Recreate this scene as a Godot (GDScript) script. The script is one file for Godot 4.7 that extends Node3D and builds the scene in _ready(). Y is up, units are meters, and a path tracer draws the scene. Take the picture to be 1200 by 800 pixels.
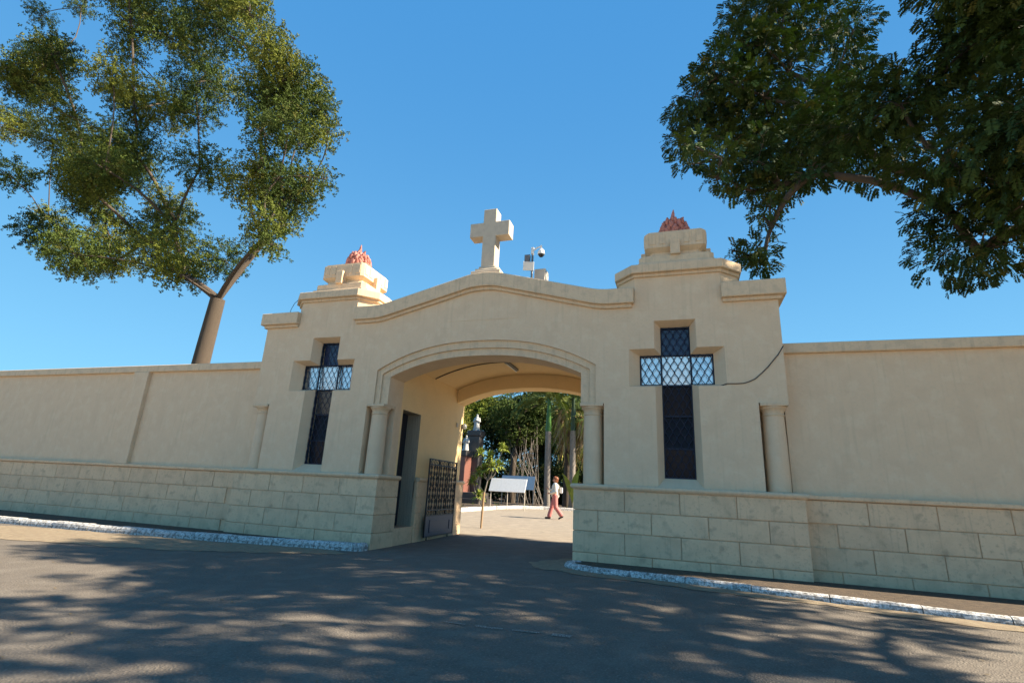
extends Node3D
# Cemetery gatehouse with a carriage arch, two cross windows and a stone cross; park behind, street in front.

var M := {}
var used := {}
var rng := RandomNumberGenerator.new()

# ------------------------------------------------------------------ mesh collector
class Shape:
	var v := PackedVector3Array()
	var n := PackedVector3Array()
	var c := PackedColorArray()
	var col = null
	func tri(a: Vector3, b: Vector3, d: Vector3, na: Vector3, nb: Vector3, nd: Vector3):
		var g := (d - a).cross(b - a)
		if g.dot(na + nb + nd) < 0:
			v.append_array([a, d, b]); n.append_array([na, nd, nb])
		else:
			v.append_array([a, b, d]); n.append_array([na, nb, nd])
		if col != null: c.append_array([col, col, col])
	func flat(a: Vector3, b: Vector3, d: Vector3, out: Vector3):
		var g := (d - a).cross(b - a)
		if g.length_squared() < 1e-16: return
		g = g.normalized()
		if g.dot(out) < 0: g = -g
		tri(a, b, d, g, g, g)
	func quad(a: Vector3, b: Vector3, d: Vector3, e: Vector3, out: Vector3):
		flat(a, b, d, out); flat(a, d, e, out)
	# bevelled box given by its two corners, in an optional frame
	func box(lo: Vector3, hi: Vector3, bev := 0.0, t := Transform3D.IDENTITY):
		var pl := PackedVector2Array([Vector2(lo.x, lo.y), Vector2(hi.x, lo.y), Vector2(hi.x, hi.y), Vector2(lo.x, hi.y)])
		prism(pl, lo.z, hi.z, bev, t)
	# outline in x and y pushed along z, with bevelled rims
	func prism(poly: PackedVector2Array, z0: float, z1: float, bev := 0.0, t := Transform3D.IDENTITY):
		var p := poly.duplicate()
		if Geometry2D.is_polygon_clockwise(p): p.reverse()
		var k := p.size()
		var q := p.duplicate()
		if bev > 0.0:
			for i in k:
				var e0 := (p[i] - p[(i + k - 1) % k]).normalized()
				var e1 := (p[(i + 1) % k] - p[i]).normalized()
				var n0 := Vector2(-e0.y, e0.x)
				var n1 := Vector2(-e1.y, e1.x)
				var m := (n0 + n1)
				var w := 1.0 + n0.dot(n1)
				q[i] = p[i] + m / maxf(w, 0.3) * bev
		var idx := Geometry2D.triangulate_polygon(q)
		for j in range(0, idx.size(), 3):
			for s in 2:
				var z := z1 if s == 0 else z0
				var out := t.basis * Vector3(0, 0, 1 if s == 0 else -1)
				flat(t * v3(q[idx[j]], z), t * v3(q[idx[j + 1]], z), t * v3(q[idx[j + 2]], z), out)
		for i in k:
			var i2 := (i + 1) % k
			var e := (p[i2] - p[i]).normalized()
			var o := Vector3(e.y, -e.x, 0)
			var ow := t.basis * o
			var f := t.basis * Vector3(0, 0, 1)
			if bev > 0.0:
				quad(t * v3(p[i], z0 + bev), t * v3(p[i2], z0 + bev), t * v3(p[i2], z1 - bev), t * v3(p[i], z1 - bev), ow)
				quad(t * v3(p[i], z1 - bev), t * v3(p[i2], z1 - bev), t * v3(q[i2], z1), t * v3(q[i], z1), ow + f)
				quad(t * v3(p[i], z0 + bev), t * v3(p[i2], z0 + bev), t * v3(q[i2], z0), t * v3(q[i], z0), ow - f)
			else:
				quad(t * v3(p[i], z0), t * v3(p[i2], z0), t * v3(p[i2], z1), t * v3(p[i], z1), ow)
	func v3(p: Vector2, z: float) -> Vector3:
		return Vector3(p.x, p.y, z)
	# round tube through points
	func tube(pts: Array, rad: Array, sides := 8, cap := true):
		var rings := []
		var norms := []
		var prev := Vector3.ZERO
		for i in pts.size():
			var d: Vector3
			if i == 0: d = pts[1] - pts[0]
			elif i == pts.size() - 1: d = pts[i] - pts[i - 1]
			else: d = (pts[i + 1] - pts[i - 1])
			d = d.normalized()
			var u: Vector3
			if prev == Vector3.ZERO:
				u = d.cross(Vector3.UP if absf(d.y) < 0.9 else Vector3.RIGHT).normalized()
			else:
				u = (prev - d * prev.dot(d)).normalized()
			prev = u
			var w := d.cross(u)
			var r := []
			var rn := []
			for s in sides:
				var a := TAU * s / sides
				var o := u * cos(a) + w * sin(a)
				rn.append(o); r.append(pts[i] + o * rad[mini(i, rad.size() - 1)])
			rings.append(r); norms.append(rn)
		for i in pts.size() - 1:
			for s in sides:
				var s2 := (s + 1) % sides
				tri(rings[i][s], rings[i][s2], rings[i + 1][s2], norms[i][s], norms[i][s2], norms[i + 1][s2])
				tri(rings[i][s], rings[i + 1][s2], rings[i + 1][s], norms[i][s], norms[i + 1][s2], norms[i + 1][s])
		if cap:
			for e in [0, pts.size() - 1]:
				var o2: Vector3 = (pts[0] - pts[1]) if e == 0 else (pts[e] - pts[e - 1])
				for s in range(1, sides - 1): flat(rings[e][0], rings[e][s], rings[e][s + 1], o2)
	# profile of (radius, height) turned round y
	func lathe(prof: Array, at: Vector3, sides := 24, squash := Vector3.ONE):
		for i in prof.size() - 1:
			var a: Vector2 = prof[i]
			var b: Vector2 = prof[i + 1]
			var e := (b - a)
			if e.length() < 1e-6: continue
			var nn := Vector2(e.y, -e.x).normalized()
			for s in sides:
				var t0 := TAU * s / sides
				var t1 := TAU * (s + 1) / sides
				var d0 := Vector3(cos(t0), 0, sin(t0))
				var d1 := Vector3(cos(t1), 0, sin(t1))
				var a0 := at + (d0 * a.x + Vector3(0, a.y, 0)) * squash
				var a1 := at + (d1 * a.x + Vector3(0, a.y, 0)) * squash
				var b0 := at + (d0 * b.x + Vector3(0, b.y, 0)) * squash
				var b1 := at + (d1 * b.x + Vector3(0, b.y, 0)) * squash
				var m0 := (d0 * nn.x + Vector3(0, nn.y, 0)).normalized()
				var m1 := (d1 * nn.x + Vector3(0, nn.y, 0)).normalized()
				if a.x > 1e-5: tri(a0, a1, b1, m0, m1, m1)
				if b.x > 1e-5: tri(a0, b1, b0, m0, m1, m0)
	func mesh() -> ArrayMesh:
		var a := []
		a.resize(Mesh.ARRAY_MAX)
		a[Mesh.ARRAY_VERTEX] = v
		a[Mesh.ARRAY_NORMAL] = n
		if c.size() == v.size() and c.size() > 0: a[Mesh.ARRAY_COLOR] = c
		var m := ArrayMesh.new()
		m.add_surface_from_arrays(Mesh.PRIMITIVE_TRIANGLES, a)
		return m

# ------------------------------------------------------------------ naming
func numbered(called: String) -> String:
	var k: int = used.get(called, 0)
	used[called] = k + 1
	return called if k == 0 else "%s_%03d" % [called, k]
func tag(o: Node, label: String, category := "", group := "", kind := ""):
	if label: o.set_meta("label", label)
	if category: o.set_meta("category", category)
	if group: o.set_meta("group", group)
	if kind: o.set_meta("kind", kind)
func thing(called: String, label: String, category: String, at := Vector3.ZERO, group := "") -> Node3D:
	var o := Node3D.new()
	o.name = numbered(called)
	add_child(o)
	o.position = at
	tag(o, label, category, group)
	return o
func node(called: String, parent: Node) -> Node3D:
	var o := Node3D.new()
	o.name = called
	parent.add_child(o, true)
	return o
func obj(called: String, s, m: Material, parent: Node = null) -> MeshInstance3D:
	var o := MeshInstance3D.new()
	o.mesh = s.mesh() if s is Shape else s
	o.material_override = m
	if parent == null:
		o.name = numbered(called)
		add_child(o)
	else:
		o.name = called
		parent.add_child(o, true)
	o.cast_shadow = GeometryInstance3D.SHADOW_CASTING_SETTING_ON
	return o
func struct(called: String, s, m: Material) -> MeshInstance3D:
	var o := obj(called, s, m)
	o.set_meta("kind", "structure")
	return o

# ------------------------------------------------------------------ materials
func lin(r: float, g: float, b: float) -> Color:
	return Color(r, g, b).linear_to_srgb()
func noise_bytes(size: int, freq: float, seed_: int, oct := 4, type := FastNoiseLite.TYPE_SIMPLEX_SMOOTH) -> PackedByteArray:
	var f := FastNoiseLite.new()
	f.seed = seed_
	f.noise_type = type
	f.frequency = freq
	f.fractal_octaves = oct
	var im := f.get_seamless_image(size, size, false, false, 0.12)
	im.convert(Image.FORMAT_L8)
	return im.get_data()
# layers: each [bytes, colour (linear), low, high, strength]: blends colour in where the noise passes low..high
func layered(size: int, base: Color, layers: Array) -> ImageTexture:
	var out := PackedByteArray()
	out.resize(size * size * 3)
	var lut := PackedByteArray()
	lut.resize(1025)
	for i in 1025:
		var x := i / 1024.0
		lut[i] = int(clampf((1.055 * pow(x, 1 / 2.4) - 0.055) if x > 0.0031308 else 12.92 * x, 0, 1) * 255.0 + 0.5)
	for i in size * size:
		var r := base.r
		var g := base.g
		var b := base.b
		for L in layers:
			var t: float = clampf((L[0][i] / 255.0 - L[2]) / (L[3] - L[2]), 0, 1) * L[4]
			var k: Color = L[1]
			r += (k.r - r) * t; g += (k.g - g) * t; b += (k.b - b) * t
		out[i * 3] = lut[int(clampf(r, 0, 1) * 1024)]
		out[i * 3 + 1] = lut[int(clampf(g, 0, 1) * 1024)]
		out[i * 3 + 2] = lut[int(clampf(b, 0, 1) * 1024)]
	var im := Image.create_from_data(size, size, false, Image.FORMAT_RGB8, out)
	im.generate_mipmaps()
	return ImageTexture.create_from_image(im)
func bumps(size: int, bytes: PackedByteArray, strength: float) -> ImageTexture:
	var im := Image.create_from_data(size, size, false, Image.FORMAT_L8, bytes)
	im.convert(Image.FORMAT_RGBA8)
	im.bump_map_to_normal_map(strength)
	return ImageTexture.create_from_image(im)
func surf(tex: Texture2D, nrm, metres: float, rough := 0.9, nscale := 1.0) -> StandardMaterial3D:
	var m := StandardMaterial3D.new()
	m.albedo_texture = tex
	m.roughness = rough
	m.uv1_triplanar = true
	m.uv1_world_triplanar = true
	m.uv1_scale = Vector3.ONE / metres
	if nrm != null:
		m.normal_enabled = true
		m.normal_texture = nrm
		m.normal_scale = nscale
	return m
func plain(col: Color, rough := 0.7, metal := 0.0) -> StandardMaterial3D:
	var m := StandardMaterial3D.new()
	m.albedo_color = col
	m.roughness = rough
	m.metallic = metal
	return m
func leafmat(rough := 0.75) -> StandardMaterial3D:
	var m := StandardMaterial3D.new()
	m.vertex_color_use_as_albedo = true
	m.roughness = rough
	m.cull_mode = BaseMaterial3D.CULL_DISABLED
	m.metallic_specular = 0.3
	m.backlight_enabled = true
	m.backlight = lin(0.06, 0.1, 0.015)
	return m

func make_materials():
	var S := 512
	var fine := noise_bytes(S, 0.06, 11, 4)
	var grit := noise_bytes(S, 0.22, 12, 3)
	var broad := noise_bytes(S, 0.008, 13, 5)
	var broad2 := noise_bytes(S, 0.014, 14, 4)
	var cellular := noise_bytes(S, 0.03, 15, 3, FastNoiseLite.TYPE_CELLULAR)
	var st0 := noise_bytes(S, 0.05, 21, 4)
	var streak := PackedByteArray()          # rain streaks: the same noise drawn out downwards
	streak.resize(S * S)
	for y in S:
		var yy := absi(y - S / 2) / 16
		for x in S: streak[y * S + x] = st0[yy * S + x]
	var nfine := bumps(S, fine, 2.0)
	var ngrit := bumps(S, grit, 4.0)
	M.plaster = surf(layered(S, Color(0.685, 0.5, 0.325), [[broad, Color(0.645, 0.465, 0.3), 0.45, 0.8, 0.7], [broad2, Color(0.72, 0.555, 0.37), 0.5, 0.85, 0.6], [fine, Color(0.5, 0.41, 0.28), 0.6, 0.9, 0.25], [grit, Color(0.7, 0.59, 0.42), 0.6, 0.9, 0.2], [streak, Color(0.52, 0.4, 0.26), 0.58, 0.9, 0.3]]), nfine, 2.3, 0.88, 0.35)
	M.passage = surf(layered(S, Color(0.79, 0.565, 0.29), [[broad, Color(0.74, 0.525, 0.27), 0.45, 0.8, 0.6], [fine, Color(0.56, 0.42, 0.25), 0.62, 0.9, 0.25], [grit, Color(0.74, 0.56, 0.33), 0.6, 0.9, 0.2]]), nfine, 2.3, 0.88, 0.35)  # plaster made lighter and more orange to carry warm bounced light
	M.trim = surf(layered(S, Color(0.665, 0.49, 0.315), [[broad2, Color(0.53, 0.4, 0.265), 0.45, 0.85, 0.7], [fine, Color(0.38, 0.33, 0.25), 0.66, 0.92, 0.5], [grit, Color(0.68, 0.57, 0.4), 0.6, 0.9, 0.2], [streak, Color(0.36, 0.28, 0.19), 0.6, 0.9, 0.42]]), nfine, 1.7, 0.9, 0.4)
	var tones := [Color(0.72, 0.5, 0.305), Color(0.69, 0.48, 0.295), Color(0.74, 0.52, 0.32)]
	M.block = []
	for i in 3:
		var bm := surf(layered(S, tones[i], [[broad, tones[i] * 0.78, 0.45, 0.8, 0.6], [broad2, Color(0.3, 0.22, 0.145), 0.66, 0.9, 0.45], [fine, Color(0.34, 0.25, 0.16), 0.64, 0.9, 0.45], [grit, tones[i] * 1.15, 0.6, 0.9, 0.3], [streak, Color(0.36, 0.26, 0.17), 0.62, 0.9, 0.35]]), nfine, 1.9 + 0.3 * i, 0.92, 0.5)
		bm.uv1_offset = Vector3(i * 0.37, i * 0.21, i * 0.53)
		M.block.append(bm)
	M.stone = surf(layered(S, Color(0.53, 0.44, 0.33), [[broad2, Color(0.45, 0.37, 0.28), 0.4, 0.8, 0.6], [fine, Color(0.3, 0.27, 0.23), 0.66, 0.9, 0.4]]), nfine, 1.3, 0.9, 0.4)
	M.asphalt = surf(layered(S, Color(0.115, 0.096, 0.077), [[broad, Color(0.155, 0.132, 0.106), 0.45, 0.85, 0.7], [broad2, Color(0.095, 0.078, 0.06), 0.55, 0.85, 0.6], [grit, Color(0.26, 0.22, 0.175), 0.56, 0.8, 0.65], [fine, Color(0.055, 0.046, 0.037), 0.62, 0.9, 0.5]]), ngrit, 2.4, 0.95, 0.55)
	M.pale_road = surf(layered(S, Color(0.24, 0.2, 0.155), [[broad, Color(0.29, 0.245, 0.185), 0.4, 0.8, 0.8], [broad2, Color(0.17, 0.145, 0.115), 0.58, 0.88, 0.6], [grit, Color(0.36, 0.3, 0.23), 0.6, 0.9, 0.4]]), ngrit, 2.6, 0.95, 0.6)
	M.bounce_paving = surf(layered(S, Color(0.46, 0.4, 0.32), [[broad, Color(0.38, 0.33, 0.26), 0.45, 0.85, 0.6], [grit, Color(0.5, 0.45, 0.37), 0.6, 0.9, 0.4]]), ngrit, 2.4, 0.95, 0.5)
	M.sand = surf(layered(S, Color(0.25, 0.19, 0.125), [[broad2, Color(0.31, 0.25, 0.165), 0.4, 0.8, 0.8], [grit, Color(0.16, 0.115, 0.07), 0.6, 0.9, 0.5], [cellular, Color(0.2, 0.15, 0.09), 0.5, 0.9, 0.4]]), ngrit, 1.1, 1.0, 1.2)
	M.soil = surf(layered(S, Color(0.085, 0.06, 0.04), [[broad2, Color(0.13, 0.09, 0.055), 0.4, 0.8, 0.8], [grit, Color(0.03, 0.022, 0.016), 0.55, 0.9, 0.7]]), ngrit, 0.9, 1.0, 1.5)
	M.earth = surf(layered(S, Color(0.12, 0.1, 0.055), [[broad, Color(0.07, 0.085, 0.035), 0.4, 0.8, 0.8], [grit, Color(0.2, 0.16, 0.1), 0.6, 0.9, 0.5]]), ngrit, 3.0, 1.0, 1.0)
	var flake := noise_bytes(S, 0.021, 18, 5)
	M.kerb = surf(layered(S, Color(0.7, 0.69, 0.67), [[broad2, Color(0.5, 0.48, 0.45), 0.45, 0.8, 0.6], [flake, Color(0.13, 0.115, 0.1), 0.52, 0.62, 0.85], [fine, Color(0.13, 0.12, 0.105), 0.54, 0.66, 0.8], [streak, Color(0.3, 0.28, 0.25), 0.55, 0.75, 0.6]]), ngrit, 0.9, 0.95, 1.0)
	M.bark = surf(layered(S, Color(0.095, 0.072, 0.052), [[fine, Color(0.045, 0.035, 0.026), 0.5, 0.8, 0.8], [grit, Color(0.16, 0.13, 0.1), 0.6, 0.9, 0.5]]), ngrit, 0.7, 0.95, 1.5)
	M.palm_bark = surf(layered(S, Color(0.27, 0.235, 0.2), [[broad2, Color(0.19, 0.16, 0.14), 0.4, 0.8, 0.8], [grit, Color(0.36, 0.32, 0.28), 0.6, 0.9, 0.5]]), ngrit, 1.2, 0.95, 1.0)
	M.red_granite = surf(layered(S, Color(0.2, 0.085, 0.065), [[grit, Color(0.32, 0.17, 0.135), 0.55, 0.8, 0.7], [fine, Color(0.09, 0.04, 0.035), 0.6, 0.85, 0.6]]), null, 0.8, 0.35)
	M.dark_granite = surf(layered(S, Color(0.05, 0.045, 0.045), [[grit, Color(0.1, 0.09, 0.09), 0.55, 0.8, 0.7]]), null, 0.8, 0.4)
	M.marble = surf(layered(S, Color(0.4, 0.4, 0.39), [[fine, Color(0.26, 0.26, 0.25), 0.5, 0.85, 0.7]]), nfine, 0.8, 0.6, 0.4)
	M.flame = surf(layered(S, Color(0.46, 0.16, 0.125), [[fine, Color(0.6, 0.34, 0.28), 0.45, 0.75, 0.75], [grit, Color(0.27, 0.07, 0.06), 0.6, 0.85, 0.6]]), nfine, 0.5, 0.75, 0.5)
	M.wood = surf(layered(S, Color(0.3, 0.2, 0.11), [[fine, Color(0.19, 0.12, 0.065), 0.5, 0.8, 0.7]]), nfine, 0.4, 0.85, 0.5)
	M.iron = plain(lin(0.018, 0.016, 0.018), 0.55, 0.2)
	M.navy = surf(layered(S, Color(0.02, 0.03, 0.062), [[fine, Color(0.03, 0.042, 0.08), 0.5, 0.8, 0.7], [grit, Color(0.06, 0.05, 0.045), 0.74, 0.92, 0.6]]), nfine, 0.7, 0.5, 0.2)
	M.door = surf(layered(S, Color(0.014, 0.018, 0.032), [[fine, Color(0.02, 0.026, 0.045), 0.5, 0.8, 0.7]]), null, 0.7, 0.5)
	M.grille = plain(lin(0.012, 0.02, 0.045), 0.5, 0.2)
	M.mirrored = surf(layered(S, Color(0.78, 0.8, 0.84), [[broad2, Color(0.68, 0.7, 0.75), 0.4, 0.8, 0.6], [fine, Color(0.4, 0.42, 0.46), 0.62, 0.9, 0.4]]), null, 0.9, 0.22)
	M.mirrored.metallic = 0.8  # mirror film finish, so these panes reflect the bright sky
	M.blue_glass = surf(layered(S, Color(0.03, 0.045, 0.11), [[broad2, Color(0.018, 0.026, 0.06), 0.4, 0.8, 0.7]]), null, 0.9, 0.12)
	M.dark_glass = surf(layered(S, Color(0.022, 0.022, 0.03), [[fine, Color(0.09, 0.085, 0.085), 0.66, 0.86, 0.7], [broad2, Color(0.012, 0.012, 0.017), 0.4, 0.8, 0.7]]), null, 0.6, 0.16)
	M.dark_glass.metallic_specular = 0.2
	M.brown_glass = surf(layered(S, Color(0.1, 0.085, 0.075), [[broad2, Color(0.06, 0.05, 0.045), 0.4, 0.8, 0.7]]), null, 0.6, 0.2)
	M.white_paint = surf(layered(S, Color(0.76, 0.76, 0.75), [[broad2, Color(0.66, 0.66, 0.65), 0.45, 0.85, 0.6], [fine, Color(0.4, 0.38, 0.35), 0.7, 0.9, 0.5]]), nfine, 1.1, 0.6, 0.2)
	M.pale_blue = surf(layered(S, Color(0.5, 0.6, 0.68), [[broad2, Color(0.42, 0.5, 0.58), 0.45, 0.85, 0.6]]), null, 1.1, 0.6)
	M.white_plastic = plain(lin(0.72, 0.72, 0.7), 0.4)
	M.tan_metal = plain(lin(0.5, 0.44, 0.36), 0.55)
	M.grey_metal = plain(lin(0.16, 0.17, 0.18), 0.45, 0.6)
	M.black = plain(lin(0.012, 0.012, 0.013), 0.35)
	M.cable = plain(lin(0.05, 0.045, 0.04), 0.8)
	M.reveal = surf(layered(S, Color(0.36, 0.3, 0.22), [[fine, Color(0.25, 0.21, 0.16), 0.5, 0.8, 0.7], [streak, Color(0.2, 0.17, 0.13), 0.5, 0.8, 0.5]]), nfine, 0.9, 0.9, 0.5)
	M.worn_paint = surf(layered(S, Color(0.33, 0.3, 0.26), [[fine, Color(0.12, 0.1, 0.08), 0.4, 0.56, 0.95]]), ngrit, 0.6, 0.95, 0.8)
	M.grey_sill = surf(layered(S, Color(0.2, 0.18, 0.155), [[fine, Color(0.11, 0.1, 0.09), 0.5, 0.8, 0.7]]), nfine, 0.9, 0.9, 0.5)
	M.leaf = leafmat()

# ------------------------------------------------------------------ small geometry helpers
func gy(z: float) -> float:
	return 0.0 if z > -1.0 else (0.17 if z < -13.0 else (-1.0 - z) / 12.0 * 0.17)
func gx(x: float, z: float) -> float:      # the street falls a little to the left in front of the gate
	return gy(z) + 0.09 * smoothstep(-1.8, 1.2, x) * clampf((z + 4.1) / 3.0, 0, 1)
const PLAN := Transform3D(Vector3(1, 0, 0), Vector3(0, 0, 1), Vector3(0, 1, 0), Vector3.ZERO)   # (x, z) outline raised along y
func side(s: int) -> Transform3D:
	return Transform3D(Basis.from_scale(Vector3(s, 1, 1)), Vector3.ZERO)
func arch(a: float, spring: float, apex: float, n := 28) -> PackedVector2Array:
	var p := PackedVector2Array()
	for i in n + 1:
		var x := -a + 2.0 * a * i / n
		p.append(Vector2(x, apex - (apex - spring) * pow(absf(x) / a, 2.4)))
	return p
func opening(a: float, spring: float, apex: float, low: float) -> PackedVector2Array:
	var p := arch(a, spring, apex)
	p.append(Vector2(a, low)); p.append(Vector2(-a, low))
	return p
func octagon(cx: float, cz: float, hx: float, hz: float, ch: float) -> PackedVector2Array:
	return PackedVector2Array([Vector2(cx - hx, cz - hz + ch), Vector2(cx - hx + ch, cz - hz), Vector2(cx + hx - ch, cz - hz), Vector2(cx + hx, cz - hz + ch),
		Vector2(cx + hx, cz + hz - ch), Vector2(cx + hx - ch, cz + hz), Vector2(cx - hx + ch, cz + hz), Vector2(cx - hx, cz + hz - ch)])
# moulding: profile of (outward, y) carried along a path in x and z; outward is to the right hand of travel when seen from above times flip
func sweep(s: Shape, path: Array, prof: Array, flip: float, t := Transform3D.IDENTITY):
	var offs := []
	for i in path.size():
		var e0: Vector2 = (path[i] - path[maxi(i - 1, 0)])
		var e1: Vector2 = (path[mini(i + 1, path.size() - 1)] - path[i])
		if i == 0: e0 = e1
		if i == path.size() - 1: e1 = e0
		var n0 := Vector2(e0.y, -e0.x).normalized() * flip
		var n1 := Vector2(e1.y, -e1.x).normalized() * flip
		offs.append((n0 + n1) / (1.0 + n0.dot(n1)))
	for i in path.size() - 1:
		for j in prof.size() - 1:
			var q := []
			for k in [[i, j], [i + 1, j], [i + 1, j + 1], [i, j + 1]]:
				var p: Vector2 = path[k[0]] + offs[k[0]] * prof[k[1]].x
				q.append(t * Vector3(p.x, prof[k[1]].y, p.y))
			var e: Vector2 = prof[j + 1] - prof[j]
			var o: Vector2 = (offs[i] + offs[i + 1]).normalized()
			var out := t.basis * Vector3(o.x * e.y, -e.x, o.y * e.y)
			s.quad(q[0], q[1], q[2], q[3], out)
	for i in [0, path.size() - 1]:
		var pl := PackedVector2Array()
		for k in prof: pl.append(k)
		var idx := Geometry2D.triangulate_polygon(pl)
		var dirn: Vector2 = (path[0] - path[1]) if i == 0 else (path[i] - path[i - 1])
		for j in range(0, idx.size(), 3):
			var w := []
			for k in 3:
				var p: Vector2 = path[i] + offs[i] * pl[idx[j + k]].x
				w.append(t * Vector3(p.x, pl[idx[j + k]].y, p.y))
			s.flat(w[0], w[1], w[2], t.basis * Vector3(dirn.x, 0, dirn.y))
func csg(parent: Node, s: Shape, op: int, m: Material):
	var c := CSGMesh3D.new()
	c.mesh = s.mesh()
	c.operation = op
	c.material = m
	parent.add_child(c)
func solid_box(lo: Vector3, hi: Vector3) -> Shape:
	var s := Shape.new()
	s.box(lo, hi)
	return s
func solid_prism(p: PackedVector2Array, z0: float, z1: float) -> Shape:
	var s := Shape.new()
	s.prism(p, z0, z1)
	return s

# ------------------------------------------------------------------ distance-field figures
# bones: [a, b, radius a, radius b]; joined with a smooth minimum and meshed as surface nets
func sdf(s: Shape, bones: Array, cell: float, k: float, t := Transform3D.IDENTITY):
	var lo := Vector3(1e9, 1e9, 1e9)
	var hi := -lo
	for b in bones:
		for e in 2:
			var r: float = b[2 + e]
			lo = lo.min(b[e] - Vector3.ONE * r); hi = hi.max(b[e] + Vector3.ONE * r)
	lo -= Vector3.ONE * cell * 3; hi += Vector3.ONE * cell * 3
	var nx := int((hi.x - lo.x) / cell) + 2
	var ny := int((hi.y - lo.y) / cell) + 2
	var nz := int((hi.z - lo.z) / cell) + 2
	var g := PackedFloat32Array()
	g.resize(nx * ny * nz)
	g.fill(9.0)
	for b in bones:
		var a: Vector3 = b[0]
		var ab: Vector3 = b[1] - a
		var l2 := maxf(ab.length_squared(), 1e-9)
		var ra: float = b[2]
		var rb: float = b[3]
		var m := maxf(ra, rb) + cell * 3 + k
		var p0 := ((a.min(b[1]) - Vector3.ONE * m - lo) / cell).floor()
		var p1 := ((a.max(b[1]) + Vector3.ONE * m - lo) / cell).ceil()
		for z in range(maxi(int(p0.z), 0), mini(int(p1.z), nz - 1) + 1):
			for y in range(maxi(int(p0.y), 0), mini(int(p1.y), ny - 1) + 1):
				for x in range(maxi(int(p0.x), 0), mini(int(p1.x), nx - 1) + 1):
					var p := lo + Vector3(x, y, z) * cell
					var h := clampf((p - a).dot(ab) / l2, 0, 1)
					var d := p.distance_to(a + ab * h) - (ra + (rb - ra) * h)
					var i := (z * ny + y) * nx + x
					var o := g[i]
					var q := maxf(k - absf(d - o), 0.0) / k
					g[i] = minf(d, o) - q * q * k * 0.25
	var vid := {}
	var pos := PackedVector3Array()
	var nor := PackedVector3Array()
	var off := [0, 1, nx, nx + 1, nx * ny, nx * ny + 1, nx * ny + nx, nx * ny + nx + 1]
	var cor := [Vector3(0, 0, 0), Vector3(1, 0, 0), Vector3(0, 1, 0), Vector3(1, 1, 0), Vector3(0, 0, 1), Vector3(1, 0, 1), Vector3(0, 1, 1), Vector3(1, 1, 1)]
	var edges := [[0, 1], [2, 3], [4, 5], [6, 7], [0, 2], [1, 3], [4, 6], [5, 7], [0, 4], [1, 5], [2, 6], [3, 7]]
	for z in nz - 1:
		for y in ny - 1:
			for x in nx - 1:
				var i := (z * ny + y) * nx + x
				var neg := 0
				for o in off:
					if g[i + o] < 0: neg += 1
				if neg == 0 or neg == 8: continue
				var sum := Vector3.ZERO
				var cnt := 0
				for e in edges:
					var va := g[i + off[e[0]]]
					var vb := g[i + off[e[1]]]
					if (va < 0) != (vb < 0):
						sum += cor[e[0]].lerp(cor[e[1]], va / (va - vb)); cnt += 1
				vid[i] = pos.size()
				pos.append(t * (lo + (Vector3(x, y, z) + sum / cnt) * cell))
				var gr := Vector3(g[i + 1] + g[i + off[3]] + g[i + off[5]] + g[i + off[7]] - g[i] - g[i + off[2]] - g[i + off[4]] - g[i + off[6]],
					g[i + off[2]] + g[i + off[3]] + g[i + off[6]] + g[i + off[7]] - g[i] - g[i + 1] - g[i + off[4]] - g[i + off[5]],
					g[i + off[4]] + g[i + off[5]] + g[i + off[6]] + g[i + off[7]] - g[i] - g[i + 1] - g[i + off[2]] - g[i + off[3]])
				nor.append((t.basis * gr).normalized())
	var st := [1, nx, nx * ny]
	for i in vid.keys():
		for ax in 3:
			if (g[i] < 0) == (g[i + st[ax]] < 0): continue
			var u: int = st[(ax + 1) % 3]
			var w: int = st[(ax + 2) % 3]
			if not (vid.has(i - u) and vid.has(i - w) and vid.has(i - u - w)): continue
			var q := [vid[i], vid[i - u], vid[i - u - w], vid[i - w]]
			s.tri(pos[q[0]], pos[q[1]], pos[q[2]], nor[q[0]], nor[q[1]], nor[q[2]])
			s.tri(pos[q[0]], pos[q[2]], pos[q[3]], nor[q[0]], nor[q[2]], nor[q[3]])

# ------------------------------------------------------------------ leaves and trees
func pinnate(pairs: int, leaf: float, wide: float, seed_: int) -> ArrayMesh:   # one feathery twig, a metre long
	var r := RandomNumberGenerator.new()
	r.seed = seed_
	var s := Shape.new()
	s.col = Color.WHITE
	for i in pairs:
		for sd in [-1, 1]:
			var t := 0.12 + 0.88 * (i + 0.5 * r.randf()) / pairs
			var root := Vector3(0, t - 0.12 * t * t, -0.2 * t * t)
			var d := Vector3(sd * r.randf_range(0.8, 1.0), r.randf_range(0.25, 0.6), r.randf_range(-0.45, 0.15)).normalized()
			var l := leaf * (1.0 - 0.5 * absf(t - 0.45)) * r.randf_range(0.8, 1.15)
			var w := d.cross(Vector3(r.randf_range(-0.5, 0.5), 0.25, 1)).normalized() * wide
			var nn := d.cross(w).normalized()
			s.col = Color(1, 1, 1) * r.randf_range(0.75, 1.2)
			s.quad(root, root + d * l * 0.45 + w, root + d * l, root + d * l * 0.45 - w, nn)
	return s.mesh()
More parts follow.
